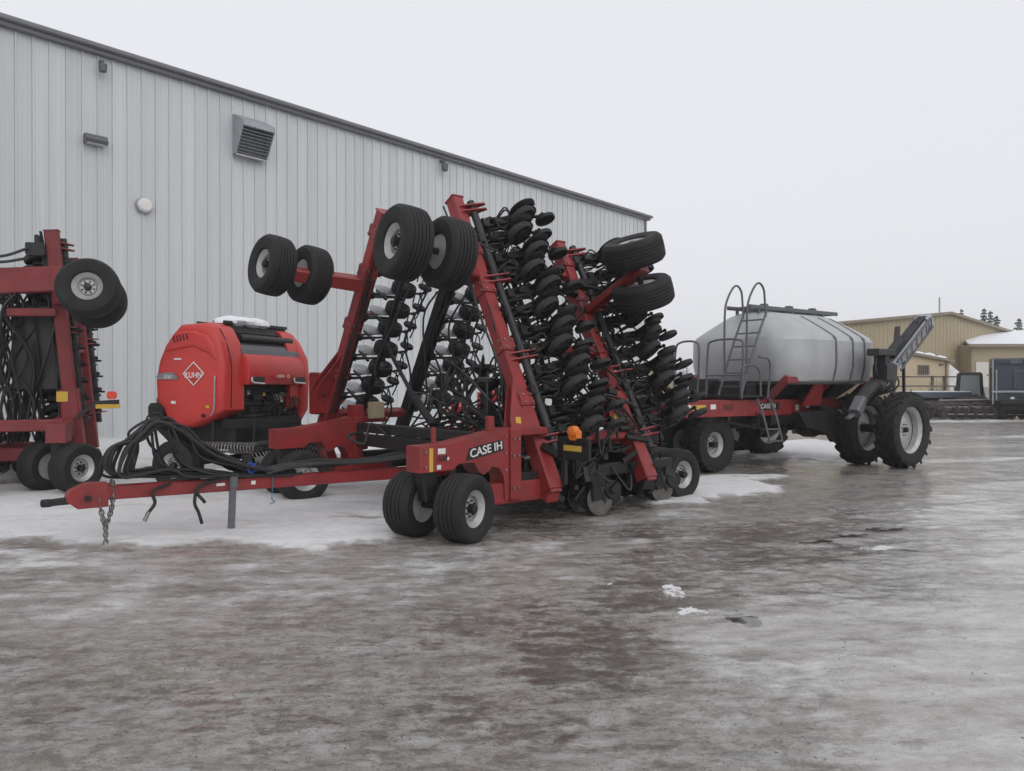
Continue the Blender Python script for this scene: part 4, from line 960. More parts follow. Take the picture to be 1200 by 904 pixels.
# decals on near chassis rail
yo = -.78 - .072; ex, ez, nn = V((1, 0, 0)), V((0, 0, 1)), V((0, -1, 0))
MB().box((-1.12, yo, 1.42), (.10, .005, .12), .001).build('decal', 'white_decal', ca)
MB().box((-.82, yo, 1.42), (.42, .005, .11), .001).build('decal', 'yellow_decal', ca)
MB().box((-.38, yo, 1.43), (.17, .005, .10), .001).build('decal', 'white_decal', ca)
MB().box((3.02, yo, 1.42), (.14, .005, .15), .001).build('decal', 'white_decal', ca)
MB().box((2.60, yo, 1.36), (.13, .005, .13), .001).build('decal', 'white_decal', ca)
pl = MB().box((.15, yo, 1.41), (.7, .005, .20), .001).build('name_plate', 'case_red', ca)
link('lettering', text_mesh('3555', .17, 'black_decal', .003), pl, mtx((.1, yo - .005, 1.41), ex, ez, nn))
pl = MB().box((1.55, yo, 1.41), (.72, .005, .17), .001).build('name_plate', 'black_decal', ca)
link('lettering', text_mesh('CASE IH', .15, 'white_decal', .003), pl, mtx((1.5, yo - .005, 1.41), ex, ez, nn))
# tank: lofted rounded rectangle
def rrect(hx, hy, r, z, cx, n=9):
    out = []
    for q, (sx, sy) in enumerate(((1, 1), (-1, 1), (-1, -1), (1, -1))):
        for i in range(n):
            a = math.pi / 2 * (q + i / (n - 1)); out.append(V((cx + sx * (hx - r) + math.cos(a) * r, sy * (hy - r) + math.sin(a) * r, z)))
    return out
TX = 3.25
prof = [(1.62, 1.28, .55, 1.90), (1.76, 1.42, .66, 1.98), (1.82, 1.49, .72, 2.30), (1.84, 1.50, .74, 2.55), (1.83, 1.49, .72, 2.90), (1.79, 1.42, .70, 3.02), (1.66, 1.16, .64, 3.20), (1.50, .84, .55, 3.40), (1.40, .62, .48, 3.52), (1.30, .45, .40, 3.58), (1.15, .30, .28, 3.61)]
m = MB(); prof = [(a * 1.05, b * 1.04, r, z) for a, b, r, z in prof]; m.rings([rrect(a, b, r, z, TX) for a, b, r, z in prof]); tank = m.build('tank', 'tank_metal', ca, 28)
# bands over the near and far flank, seams
def flank(s, x, out=.012):
    pts = [(b * s, z) for a, b, r, z in prof[1:9]]
    return [V((x, y + s * out * 1.0, z + out * .4)) for y, z in pts]
for s in (-1, 1):
    for x in (3.05, 3.75, 4.25):
        m = MB(); f = flank(s, x); rs = []
        f = catmull(f, 4)
        for p in f: rs.append([p + V((-.03, 0, 0)), p + V((.03, 0, 0)), p + V((.03, -s * .03, -.01)), p + V((-.03, -s * .03, -.01))])
        m.rings(rs if s > 0 else [r[::-1] for r in rs]); m.build('band', 'tank_band', tank)
m = MB(); m.rings([rrect(1.80, 1.46, .70, 1.93, TX), rrect(1.82, 1.48, .70, 1.95, TX), rrect(1.82, 1.48, .70, 2.00, TX), rrect(1.75, 1.41, .66, 2.01, TX)]); m.build('rim_band', 'tank_band', tank)
# red hoppers below the tank, coloured near black to stand for the shade there
m = MB()
for x in (2.1, 3.2, 4.3): m.rings([[V((x + q[0] * .52, q[1] * 1.30, 2.06)) for q in ((-1, -1), (1, -1), (1, 1), (-1, 1))], [V((x + q[0] * .18, q[1] * .28, 1.28)) for q in ((-1, -1), (1, -1), (1, 1), (-1, 1))]][::-1])
m.build('hopper', 'black_plastic', ca, 0)
m = MB()
for x in (1.5, 3.2, 4.9):
    for s in (-1, 1): m.beam((x, s * .78, 1.5), (x, s * 1.36, 2.05), .14, .14, up=(1, 0, 0))
for s in (-1, 1): m.beam((1.4, s * 1.36, 2.0), (5.0, s * 1.36, 2.0), .12, .14)
m.build('saddle', 'case_red_old', ca)
m = MB(); m.plate([(-.35, 0), (.35, 0), (.15, .62), (-.12, .62)], .05, (2.75, -1.12, 1.42), (1, 0, 0), V((0, -.35, .94)).normalized()); m.build('brace_plate', 'case_red', ca)
m = MB(); m.box((2.2, 0, 1.08), (.6, 1.0, .35), .03); m.box((3.3, 0, 1.0), (.8, 1.1, .4), .03); m.box((1.0, .55, 1.80), (.4, .6, .45), .05); m.box((1.1, -.2, 1.75), (.35, 1.0, .35), .04); m.box((2.6, -.72, 1.12), (1.9, .2, .30), .03); m.build('meter_box', 'black_plastic', ca)
m = MB(); m.lathe([(.10, .20), (.28, .20), (.32, .12), (.32, -.12), (.28, -.20), (.10, -.20)], (3.0, -.9, .98), (0, 1, 0), 26); m.box((3.25, -1.0, 1.2), (.3, .34, .4), .03); m.build('fan_housing', 'black_plastic', ca)
MB().prism([(1.9, 1.28), (4.5, 1.30), (4.5, .70), (4.2, .40), (3.85, .40), (3.2, .74), (2.2, .95)], lambda a, b, t: V((a, t, b)), -1.36, -1.16).build('axle_leg', 'black_paint', ca)
MB().tube([(3.45, -1.40, 1.30), (3.68, -1.42, 1.12), (3.80, -1.42, .85), (3.82, -1.42, .62)], .022, 6).build('hose', 'galvanized', ca)
for i in range(8):
    y = -.6 + .17 * i
    MB().tube([(3.4, y, 1.0), (2.2, y, .86), (1.0, y, .98), (0.2, y * .8, 1.12), (-1.0, y * .6, 1.25), (-2.4, y * .7, 1.05 + .1 * (i % 3)), (-3.6, y * .5, 1.25)], .035, 7).build('hose', 'hose', ca)
for i in range(6):
    MB().tube([(-.9, -.5 + .2 * i, 1.55), (-1.5, -.5 + .2 * i, 1.85 + .05 * (i % 2)), (-2.3, -.4 + .15 * i, 1.85), (-3.0, -.3 + .1 * i, 1.35), (-3.4, -.2 + .1 * i, .95)], .05, 8).build('hose', 'hose', ca)
m = MB(); m.cyl((-2.6, -.5, 1.2), (-1.7, -.35, 1.9), .07, n=10); m.build('seed_pipe', 'black_plastic', ca)
# lids and top rack
m = MB()
for y in (-.30, .30): m.beam((1.55, y, 3.70), (5.15, y, 3.70), .06, .09)
for i in range(9): m.beam((1.6 + i * .43, -.30, 3.68), (1.6 + i * .43, .30, 3.68), .05, .05)
for x in (1.9, 3.2, 4.5):
    for y in (-.3, .3): m.beam((x, y, 3.52), (x, y, 3.7), .06, .06)
m.build('top_rack', 'lamp_grey', ca)
for x in (2.2, 3.2, 4.2):
    m = MB(); m.lathe([(.02, .10), (.22, .085), (.30, .04), (.31, -.14)], (x, 0, 3.68), (0, 0, 1), 22); m.box((x + .33, 0, 3.78), (.12, .16, .12), .02); m.build('lid', 'lamp_grey', ca)
# front platform, ladder and handrails
m = MB(); m.box((.75, -.62, 1.64), (1.1, .75, .05), .01); m.box((.75, .5, 1.64), (1.1, .8, .05), .01); m.build('platform', 'black_paint', ca)
GR = 'lamp_grey'; r_ = .024
for y in (-.86, -.26):
    m = MB(); m.tube([(.50, y, 1.60), (.72, y, 2.10), (1.08, y, 2.90), (1.42, y, 3.52)], .026, 8, sub=3); m.build('ladder_stringer', GR, ca)
    m = MB(); m.tube([(.72, y, 2.75), (.74, y, 3.5), (.82, y, 3.80), (1.02, y, 4.08), (1.18, y, 4.14), (1.32, y, 4.02), (1.36, y, 3.8), (1.40, y, 3.40)], r_, 8); m.tube([(.72, y, 2.75), (.74, y, 2.15)], r_, 8, False); m.build('handrail', GR, ca)
for i in range(6):
    f = i / 5; MB().beam((.62 + .72 * f, -.86, 1.85 + 1.5 * f), (.62 + .72 * f, -.26, 1.85 + 1.5 * f), .07, .03).build('rung', GR, ca)
for x, y0, y1 in ((.30, -1.05, -.10), (.30, .15, .85)):
    m = MB(); m.tube([(x, y0, 1.6), (x + .05, y0, 2.62), (x + .07, y0 + .12, 2.86), (x + .07, y1 - .12, 2.86), (x + .05, y1, 2.62), (x, y1, 1.6)], r_, 8); m.tube([(x, y0, 2.1), (x, y1, 2.1)], r_ * .8, 8, False); m.build('guard_rail', GR, ca)
m = MB(); m.tube([(.32, -1.02, 1.65), (.34, -1.02, 2.2), (.6, -1.02, 2.32), (.95, -1.02, 2.2), (1.0, -1.02, 1.65)], r_, 8); m.tube([(1.2, -1.05, 1.6), (1.25, -1.08, 2.2), (1.15, -1.1, 2.45), (.9, -1.05, 2.5)], r_, 8); m.build('guard_rail', GR, ca)
for x in (1.00, 1.45):
    MB().tube([(x, -.92, 1.6), (x + .02, -1.08, 1.2), (x + .06, -1.22, .62)], r_, 8).build('step_rail', GR, ca)
for z in (.66, .92): MB().beam((1.03, -1.19 + .25 * (z - .66), z), (1.50, -1.19 + .25 * (z - .66), z), .10, .03).build('step', GR, ca)
# conveyor auger on the near rear side
p0, p1 = V((4.05, -2.0, 1.92)), V((6.15, -2.02, 3.42)); e = (p1 - p0).normalized(); up = V((-e.z, 0, e.x))
m = MB(); m.beam(p0 + e * .2, p1, .30, .26, up=up, ch=.05); m.beam(p1 - e * .1, p1 + e * .12, .36, .34, up=up); m.build('conveyor_tube', 'hood_metal', ca)
for q in (-.19, .19):
    m = MB(); m.beam(p0 + e * .7 + V((0, q, 0)) + up * .12, p1 + V((0, q, 0)) + up * .12, .035, .05, up=up); m.beam(p0 + e * .7 + V((0, q, 0)) - up * .12, p1 + V((0, q, 0)) - up * .12, .035, .05, up=up)
    for k in range(7): m.beam(p0 + e * (.8 + .28 * k) + V((0, q, 0)) - up * .12, p0 + e * (.94 + .28 * k) + V((0, q, 0)) + up * .12, .025, .025, up=V((0, 1, 0)))
    m.build('side_truss', 'lamp_grey', ca)
m = MB(); m.beam(p0 + e * .9 + up * .17, p1 + up * .17, .20, .05, up=up); m.cyl(p1 - e * .3 + up * .18, p1 + e * .1 + up * .12, .04); m.beam(p0 + e * .8 + up * .25, p0 + e * 1.4 + up * .25, .22, .16, up=up); m.build('conveyor_drive', 'black_paint', ca)
m = MB(); m.beam(p0 + V((.25, .05, .1)), p0 + V((.25, .05, .75)), .30, .20, up=(1, 0, 0)); m.box(p0 + V((.15, .0, .72)), (.75, .3, .16), .02); m.box(p0 + V((.3, 0, .25)), (.45, .35, .45), .05)
m.tube([p0 + V((-.1, 0, .6)), p0 + V((-.1, 0, .3)), p0 + V((.1, 0, .1)), p0 + V((.4, 0, .2))], .03, 6); m.build('conveyor_head', 'black_plastic', ca)
m = MB(); pts = [p0 + V((.1, 0, -.02)), p0 + V((-.4, -.05, -.10)), p0 + V((-.85, -.10, -.34)), p0 + V((-1.15, -.12, -.60))]; m.tube(pts, .15, 12); m.build('conveyor_boot', 'black_paint', ca)
m = MB(); a_, b_ = p0 + V((-.95, -.12, -.36)), p0 + V((-1.28, -.16, -.66)); m.beam(a_, b_, .26, .24, ch=.05); m.beam(b_ + V((-.05, 0, -.02)), b_ + V((-.28, 0, -.10)), .10, .05); m.build('intake_hopper', 'lamp_grey', ca)
for i in range(7):
    c = p0 + V((-.20 - .10 * i, -.03 - .013 * i, -.05 - .05 * i)); MB().torus(c, (.75, .1, .65), .155, .014, 14, 5).build('hose_ring', 'hose', ca)
m = MB(); m.cyl(p0 + V((.75, .1, .55)), p0 + V((1.05, .1, .6)), .10, n=14); m.build('motor', 'galvanized', ca)
MB().plate([(-.14, 0), (.14, 0), (.10, .85), (-.10, .85)], .06, p0 + V((1.25, .25, .55)), (.8, 0, .1), (.12, 0, .99)).build('canvas_sock', 'rust_iron', ca)
m = MB(); m.beam((4.4, -.8, 1.5), (4.45, -2.0, 1.95), .10, .10); m.beam((4.9, -.8, 1.5), (4.9, -2.0, 2.3), .08, .08); m.beam((5.25, -2.0, .95), (5.2, -2.0, 2.6), .06, .06, up=(1, 0, 0)); m.build('conveyor_mount', 'black_paint', ca)
m = MB(); m.box((4.9, 0, 1.35), (.25, 3.0, .22), .02); m.build('rear_beam', 'case_red', ca)

# extra dark machinery ahead of the rear wheels and under the tank
cr = random.Random(77)
for i in range(18):
    c = V((cr.uniform(2.2, 4.0), cr.uniform(-1.3, -.7), cr.uniform(.75, 1.25)))
    MB().box(c, (cr.uniform(.08, .35), cr.uniform(.06, .2), cr.uniform(.06, .22)), .01, cr.uniform(-.3, .3)).build('bracket', 'black_paint' if i % 5 else 'steel', ca)
for i in range(14):
    x = cr.uniform(.4, 4.2); y = cr.uniform(-1.2, -.5)
    MB().tube([(x, y, 1.3), (x + cr.uniform(-.3, .3), y, 1.0 + cr.uniform(-.2, .1)), (x + cr.uniform(-.5, .5), y + .1, .95), (x + cr.uniform(-.6, .6), y, 1.25)], .022, 6).build('hose', 'hose', ca)
for i in range(9):
    x = 4.0 + cr.uniform(-.2, 1.0); 
    MB().tube([(x, -1.9, 2.2 + cr.uniform(-.2, .3)), (x + cr.uniform(-.2, .2), -2.0, 1.95), (x + cr.uniform(-.3, .2), -1.9, 1.75), (x + cr.uniform(-.3, .1), -1.5, 1.6)], .02, 6).build('hose', 'hose', ca)
# ------------------------------------------------------------------ round baler
ba = thing('round_baler', 'bright red round baler with white diamond logo parked between the two drills', 'baler', (-4.62, 14.50, .04), math.atan2(-.3256, .9455))
def rounded(o, w=.06, seg=3):
    b = o.modifiers.new('bevel', 'BEVEL'); b.width = w; b.segments = seg; b.limit_method = 'ANGLE'; b.angle_limit = R(40)
    o.data.shade_smooth(); return o
side = [(.02, 1.42), (.03, 2.25), (-.06, 2.62), (-.22, 2.88), (-.42, 2.97), (-.95, 2.95), (-1.14, 2.78), (-1.30, 2.58), (-1.44, 2.30), (-1.52, 1.95), (-1.50, 1.55), (-1.36, 1.44), (-1.24, 1.20), (-1.10, 1.08), (-.70, 1.10), (-.30, 1.26)]
for s in (-1, 1):
    # bulging side cover: rings shrink towards the outside
    m = MB(); cx, cz = -.72, 2.0; rs = []
    for k, (f, y) in enumerate(((1.0, .70), (1.0, 1.06), (.988, 1.13), (.965, 1.18), (.93, 1.21), (.80, 1.245))):
        rs.append([V((cx + (x - cx) * f, s * y, cz + (z - cz) * f)) for x, z in side])
    m.rings(rs if s > 0 else [r[::-1] for r in rs]); sp = m.build('side_cover', 'baler_red', ba, 50)
    # raised crease over the upper half and vents
    m = MB(); m.prism([(-.10, 2.24), (-.28, 2.40), (-.62, 2.53), (-1.24, 2.44), (-1.14, 2.62), (-1.00, 2.80), (-.60, 2.82), (-.30, 2.72), (-.16, 2.52)], lambda a, b, t: V((a, s * t, b)), 1.0, 1.272)
    rounded(m.build('shoulder', 'baler_red', sp, 0), .05)
    for i in range(5): MB().beam((-.72 - .07 * i, s * 1.27, 2.66 - .012 * i), (-.75 - .07 * i, s * 1.262, 2.77 - .012 * i), .03, .02, up=(0, s, 0)).build('vent_slot', 'black_decal', sp)
    MB().tube([(-.13, s * 1.27, 2.02), (-.13, s * 1.285, 1.90), (-.14, s * 1.285, 1.50), (-.18, s * 1.275, 1.38), (-.24, s * 1.25, 1.33)], .014, 6).build('handle', 'galvanized', sp)
    MB().cyl((-.42, s * 1.2, 1.32), (-.42, s * 1.25, 1.32), .035).build('latch', 'black_decal', sp)
ns = V((0, -1, 0)); ex, ez = V((1, 0, 0)), V((0, 0, 1))
# emblem: white diamond outline with the name across it
m = MB(); c = V((-.60, -1.262, 2.06)); q = .22; h = .20
cor = [V((-q, 0, 0)), V((0, 0, h)), V((q, 0, 0)), V((0, 0, -h))]
for i in range(4): m.beam(c + cor[i] * 1.02, c + cor[(i + 1) % 4] * 1.02, .008, .018, up=(0, 0, 1))
lg = m.build('emblem', 'white_decal', ba, 0)
MB().box(c + V((0, .002, -.03)), (.36, .006, .13), .001).build('emblem_field', 'baler_red', lg)
link('lettering', text_mesh('KUHN', .135, 'white_decal', .003), lg, mtx(c + V((0, -.006, -.03)), ex, ez, ns))
pl = MB().plate([(-.26, -.02), (-.22, -.07), (.20, -.07), (.24, -.04), (.10, .06), (-.2, .03)], .005, (-1.17, -1.262, 2.03), ex, ez).build('model_plate', 'dark_grille', ba)
link('lettering', text_mesh('3155', .085, 'white_decal', .002, .2), pl, mtx((-1.17, -1.268, 2.0), ex, ez, ns))
# front: red hood bar, black window above, dark machinery below
m = MB(); pr = [(.0, 2.42), (.08, 2.36), (.13, 2.18), (.13, 1.95), (.09, 1.86), (.02, 1.86), (-.10, 2.0), (-.10, 2.42)]
m.prism(pr, lambda a, b, t: V((a + .05 * (1 - (t / 1.0) ** 2), t, b)), -.72, 1.04); rounded(m.build('front_hood', 'baler_red', ba, 0), .03)
m = MB(); m.prism([(-.14, 1.0), (.10, 1.36), (.13, 2.0), (.10, 2.36), (-.10, 2.72), (-.3, 2.9), (-.6, 2.5), (-.6, 1.2)], lambda a, b, t: V((a, t, b)), 1.0, 1.22); rounded(m.build('front_fender', 'baler_red', ba, 0), .06)
m = MB(); m.prism([(.02, 2.40), (-.02, 2.50), (-.10, 2.60), (-.30, 2.42)], lambda a, b, t: V((a, t, b)), -.72, 1.04); m.build('hood_lip', 'lamp_grey', ba, 0)
m = MB(); m.prism([(-.10, 2.55), (-.30, 2.88), (-.36, 2.98), (-.95, 2.98), (-1.2, 2.6), (-.6, 2.3)], lambda a, b, t: V((a, t, b)), -.72, 1.04); m.build('top_box', 'interior_dark', ba, 0)
m = MB()
for f in (.0, .35, .75): m.beam((-.11 - .19 * f, -.72, 2.60 + .30 * f), (-.11 - .19 * f, 1.04, 2.60 + .30 * f), .03, .03)
m.beam((-.36, -.75, 3.0), (-.36, 1.08, 3.0), .07, .06); m.beam((-.95, -.75, 3.0), (-.95, 1.08, 3.0), .07, .05); m.build('top_rail', 'black_plastic', ba)
m = MB(); m.cyl((-.16, -.60, 2.72), (-.16, .95, 2.72), .07, n=14); m.build('roller', 'black_plastic', ba)
m = MB()
for i in range(3):
    b = m.blob((-.55, -.35 + .33 * i, 3.02), (.30, .34, .13), i + 2, 14, 8, .15)
m.build('snow_cap', 'snow', ba)
for y0, y1 in ((-.66, -.30), (.62, .98)):
    m = MB(); m.beam((.145, y0, 1.96), (.145, y1, 1.96), .05, .10); m.build('head_lamp', 'black_plastic', ba)
    MB().tube([(.165, y0, 2.0), (.17, y0 + .03, 1.91), (.17, y1, 1.885)], .016, 6).build('lamp_trim', 'white_decal', ba)
nf = V((1, 0, 0)); ey = V((0, 1, 0))
pl = MB().box((.183, .22, 2.02), (.004, .52, .07), .0005).build('name_strip', 'baler_red', ba)
link('lettering', text_mesh('KUHN', .075, 'white_decal', .002), pl, mtx((.187, .16, 2.02), ey, ez, nf))
MB().torus((.187, .40, 2.02), nf, .028, .007, 14, 4).build('round_mark', 'white_decal', pl)
m = MB(); m.box((-.55, .15, 1.45), (.9, 1.75, .9), .02); m.box((-.6, .1, 1.0), (1.2, 2.0, .5), .03); m.box((-1.0, .1, 1.9), (.8, 1.4, 1.4), .05); m.build('bale_chamber', 'interior_dark', ba)
bt = random.Random(5)
for i in range(16):
    y = bt.uniform(-.55, .95); z = bt.uniform(1.25, 1.75)
    m = MB(); m.box((-.08, y, z), (bt.uniform(.04, .12), bt.uniform(.04, .25), bt.uniform(.03, .15)), .008); m.build('bracket', 'black_paint' if i % 4 else 'steel', ba)
for i in range(9):
    y = bt.uniform(.1, .95); z = 1.75
    MB().tube([(-.05, y, z), (.05, y + bt.uniform(-.1, .1), z - .2), (.02, y + bt.uniform(-.2, .2), z - .4), (-.05, y + bt.uniform(-.2, .2), z - .6)], .013, 6).build('hose', 'hose', ba)
for c, sz, mm in (((-.30, -1.262, 1.48), (.07, .006, .05), 'yellow_decal'), ((-1.05, -1.256, 1.55), (.10, .006, .05), 'white_decal'), ((-.95, -1.262, 2.32), (.16, .006, .03), 'white_decal')): MB().box(c, sz, .001).build('decal', mm, ba)
for y, z in ((-.45, 1.72), (.0, 1.68), (.55, 1.55)): MB().box((-.075, y, z), (.01, .07, .06), .001).build('decal', 'white_decal' if y else 'yellow_decal', ba)
for k in range(7): MB().cyl((-.10, -.60, 1.28 + .0 * k + .075 * k), (-.10, .92, 1.28 + .075 * k), .018 if k % 3 else .035, n=8).build('roller', 'interior_dark', ba)
MB().tube([(.035, -1.06, 1.45), (.045, -1.06, 1.9), (.04, -1.06, 2.25), (-.06, -1.06, 2.60), (-.20, -1.06, 2.86)], .008, 5).build('panel_gap', 'black_decal', ba)
# drawbar, pick-up with tine coils, wheels
m = MB(); m.beam((-.4, -.35, .95), (1.3, 0, .85), .16, .2); m.beam((-.4, .45, .95), (1.3, .05, .85), .16, .2); m.beam((1.2, 0, .85), (2.1, 0, .80), .18, .2); m.build('drawbar', 'interior_dark', ba)
m = MB(); m.cyl((.42, -1.1, .78), (.42, 1.1, .78), .09, n=12); m.box((.25, 0, .72), (.35, 2.3, .12), .02)
m.plate([(-.45, .25), (.55, .45), (.65, .75), (.3, 1.05), (-.4, 1.05)], .03, (0, 1.14, 0), ex, ez)
m.build('pickup', 'interior_dark', ba)
MB().tube([(-.50 + .0037 * i, -1.24 + .085 * math.cos(i * .36), .78 + .085 * math.sin(i * .36)) for i in range(325)], .012, 5, False).build('lift_spring', 'steel', ba)
MB().beam((-.65, -1.24, .78), (.85, -1.24, .78), .05, .05).build('spring_rod', 'black_paint', ba)
m = MB()
for i in range(22):
    y = -1.05 + i * .1; m.tube([(.45, y, .68), (.55, y, .52), (.48, y, .38)], .008, 4)
m.build('tine', 'steel', ba)
BW = (tyre_rib(.45, .40, .22, 5), rim_mesh(.22, .40), hub_mesh(.22, .40))
for s in (-1, 1): put_wheel(ba, (-.95, s * 1.25, .44), (0, 1, 0), BW, s)
m = MB(); m.cyl((-.95, -1.2, .44), (-.95, 1.2, .44), .06); m.beam((-.95, -.8, .44), (-.8, -.8, .9), .12, .14, up=(1, 0, 0)); m.beam((-.95, .8, .44), (-.8, .8, .9), .12, .14, up=(1, 0, 0)); m.build('axle', 'interior_dark', ba)
m = MB(); m.box((-1.55, -.95, 1.38), (.34, .4, .30), .06); m.cyl((-1.55, -.95, 1.5), (-1.55, -.95, 1.62), .12, n=14); m.beam((-1.6, -.95, 1.2), (-1.1, -.95, .8), .2, .3); m.build('oil_tank', 'interior_dark', ba)
m = MB(); m.beam((-.35, -1.05, 1.3), (-.35, -1.05, .75), .05, .05, up=(1, 0, 0)); m.beam((.35, -.8, 1.25), (.30, -.8, .8), .05, .05, up=(1, 0, 0)); m.beam((-.1, -1.1, 1.18), (.55, .2, 1.10), .06, .16); m.build('brace', 'interior_dark', ba)

# ------------------------------------------------------------------ hay tedder: red folded rotors seen through the drill
te = thing('hay_tedder', 'red hay tedder with thin tine arms, half hidden behind the drill', 'tedder', (-.72, 17.6, .02), R(30))
tr = random.Random(21)
m = MB(); m.beam((-1.2, 0, .85), (1.3, 0, .85), .12, .14); m.beam((0, -.9, .75), (0, .6, .85), .12, .14); m.beam((0, 0, .8), (0, 0, 1.7), .12, .12, up=(1, 0, 0)); m.build('frame', 'baler_red', te)
for (x, y, z, tl) in ((-.7, -.2, 1.35, .5), (.3, -.1, 1.6, .9), (.95, .1, 1.15, 1.2), (-.1, -.3, 1.05, .2)):
    ax = V((math.sin(tl) * .6, -math.sin(tl), math.cos(tl))).normalized(); c = V((x, y, z)); d, a, b = frame_from(ax)
    rt = MB().lathe([(.03, .12), (.13, .10), (.15, 0), (.10, -.1)], c, ax, 16); rt.cyl(c - d * .4, c, .05); rt = rt.build('rotor', 'baler_red', te)
    for i in range(7):
        t = 2 * math.pi * i / 7; e = a * math.cos(t) + b * math.sin(t); f = d.cross(e)
        m = MB(); m.tube([c, c + e * .35 - d * .03, c + e * .62 - d * .05], .022, 6, False); m.build('rotor_arm', 'baler_red', rt)
        m = MB()
        for q in (-.02, .03): m.tube([c + e * (.60 + q), c + e * (.62 + q) - d * .12 + f * .02, c + e * (.66 + q) - d * .40 + f * .05], .007, 5, False)
        m.build('tine', 'steel', rt)
m = MB(); m.plate([(-.13, -.10), (.10, -.16), (.14, .06), (.05, .17), (-.12, .14)], .05, (.55, -.25, 2.25), ex, ez); m.build('warning_board', 'red_reflector', te)
MB().beam((.55, -.2, 2.2), (.5, -.1, .9), .05, .05, up=(1, 0, 0)).build('board_post', 'black_paint', te)
for s in (-1, 1): put_wheel(te, (s * .75, .25, .30), (1, 0, 0), (tyre_rib(.30, .2, .15, 3), rim_mesh(.15, .2), hub_mesh(.13, .2)), s)
m = MB()
for s in (-1, 1): m.beam((s * .75, .25, .30), (s * .55, .1, .85), .07, .08); m.cyl((s * .6, .25, .3), (s * .85, .25, .3), .03)
m.build('wheel_leg', 'black_paint', te)

# ------------------------------------------------------------------ far yard: dock rail, machines, trees
fy = thing('dock_rail', 'low rusty pipe railing in front of the cream annex', 'railing', (22.2, 44.6, 0), R(2))
for x in (0, 2.25, 2.95, 4.4): MB().beam((x, 0, 0), (x, 0, 2.32 if x else 2.2), .13, .13, up=(1, 0, 0)).build('post', 'rust_iron', fy)
for z in (2.26, 1.72, 1.2): MB().beam((-.4, -.02, z), (4.6, -.02, z), .07, .07).build('rail', 'rust_iron', fy)
tl = thing('flatbed_trailer', 'low blue grey flatbed trailer standing before the railing', 'trailer', (22.3, 42.6, 0), R(3))
MB().box((1.6, .9, 1.22), (3.4, 1.9, .34), .04).build('deck', 'blue_grey', tl)
MB().box((1.6, .9, 1.42), (3.3, 1.8, .05), .02).build('snow_cap', 'snow', tl)
TW = (tyre_rib(.42, .28, .22), rim_mesh(.22, .28), hub_mesh(.22, .28))
for x in (.6, 2.4):
    for y in (.1, 1.7): put_wheel(tl, (x, y, .42), (0, 1, 0), TW, -1 if y < 1 else 1)
m = MB(); m.box((1.6, .9, .85), (3.0, .5, .4), .02); m.cyl((.6, 0, .42), (.6, 1.8, .42), .05); m.cyl((2.4, 0, .42), (2.4, 1.8, .42), .05); m.build('chassis', 'rust_iron', tl)
ha = thing('disc_harrow', 'long dark rusty harrow frame lying across the far yard', 'harrow', (22.4, 40.4, 0), R(4))
hr_ = random.Random(31)
m = MB()
for y, z in ((0, .55), (.55, .75), (1.2, .6), (1.8, .85)): m.beam((0, y, z), (4.9, y, z + .05), .12, .13)
for i in range(7): m.beam((.3 + i * .72, -.1, .68), (.2 + i * .75, 1.9, .82), .10, .10)
m.build('frame', 'rust_iron', ha)
hd = MB().lathe([(.02, .05), (.15, .04), (.33, 0), (.15, .03), (.02, .03)], (0, 0, 0), (1, .15, 0), 18).mesh('harrow_disc', 'rust_iron')
for r in range(2):
    for i in range(9): link('harrow_disc', hd, ha, M4.Translation((.2 + i * .54 + .2 * r, -.15 + r * 1.4, .32)))
for i in range(24):
    x = hr_.uniform(0, 4.8); y = hr_.uniform(-.1, 1.8); MB().beam((x, y, .6), (x + hr_.uniform(-.5, .5), y + hr_.uniform(-.4, .4), hr_.uniform(.2, 1.25)), .05, .06).build('shank', 'rust_iron', ha)
for i in range(5): MB().beam((.2, -.2 + .1 * i, .28 + .18 * i), (4.8, -.2 + .12 * i, .24 + .2 * i), .04, .05).build('rail', 'rust_iron' if i % 2 else 'concrete', ha)
sk = thing('loader', 'small cab loader with grey windscreen behind the rusty harrow', 'loader', (25.2, 43.4, 0), R(-28))
m = MB(); m.prism([(-.1, 0), (1.25, 0), (1.25, .05), (1.20, 1.25), (1.10, 1.36), (.08, 1.36), (-.02, 1.25)], lambda a, b, t: V((a, t, b + 1.15)), 0, 1.2); rounded(m.build('cab', 'black_paint', sk, 0), .05)
MB().prism([(.08, .12), (1.08, .12), (1.03, 1.18), (.15, 1.18)], lambda a, b, t: V((a, t, b + 1.15)), -.02, .02).build('windscreen', 'glass_cab', sk, 0)
MB().box((.55, .65, .85), (1.5, 1.7, .75), .08).build('body', 'rust_iron', sk)
for x in (-.25, 1.4):
    for y in (.1, 1.2): put_wheel(sk, (x, y, .42), (1, 0, 0), TW, -1 if x < 0 else 1)
m = MB(); m.beam((-.15, -.5, .75), (-.1, 1.2, 1.6), .12, .16); m.beam((1.3, -.5, .75), (1.25, 1.2, 1.6), .12, .16); m.box((.57, -.65, .85), (1.6, .3, .5), .05); m.build('loader_arm', 'rust_iron', sk)
for i in range(6): MB().box((.1 + .19 * i, -.04, 1.18 + .03 * (i % 2)), (.09, .06, .10), .01).build('work_lamp', 'lens_glass' if i % 2 else 'rust_iron', sk)
tk = thing('farm_truck', 'dark slate box truck with louvred front at the right edge', 'truck', (25.1, 40.2, 0), R(-29))
m = MB(); m.box((1.9, 1.6, 2.05), (3.7, 3.0, 2.3), .08); m.build('box_body', 'slate_paint', tk)
MB().box((2.25, .06, 2.05), (2.5, .12, 1.0), .04).build('front_panel', 'blue_grey', tk)
for i in range(8): MB().beam((1.05, -.015, 1.66 + .12 * i), (3.45, -.015, 1.66 + .12 * i), .05, .05).build('louvre', 'slate_paint', tk)
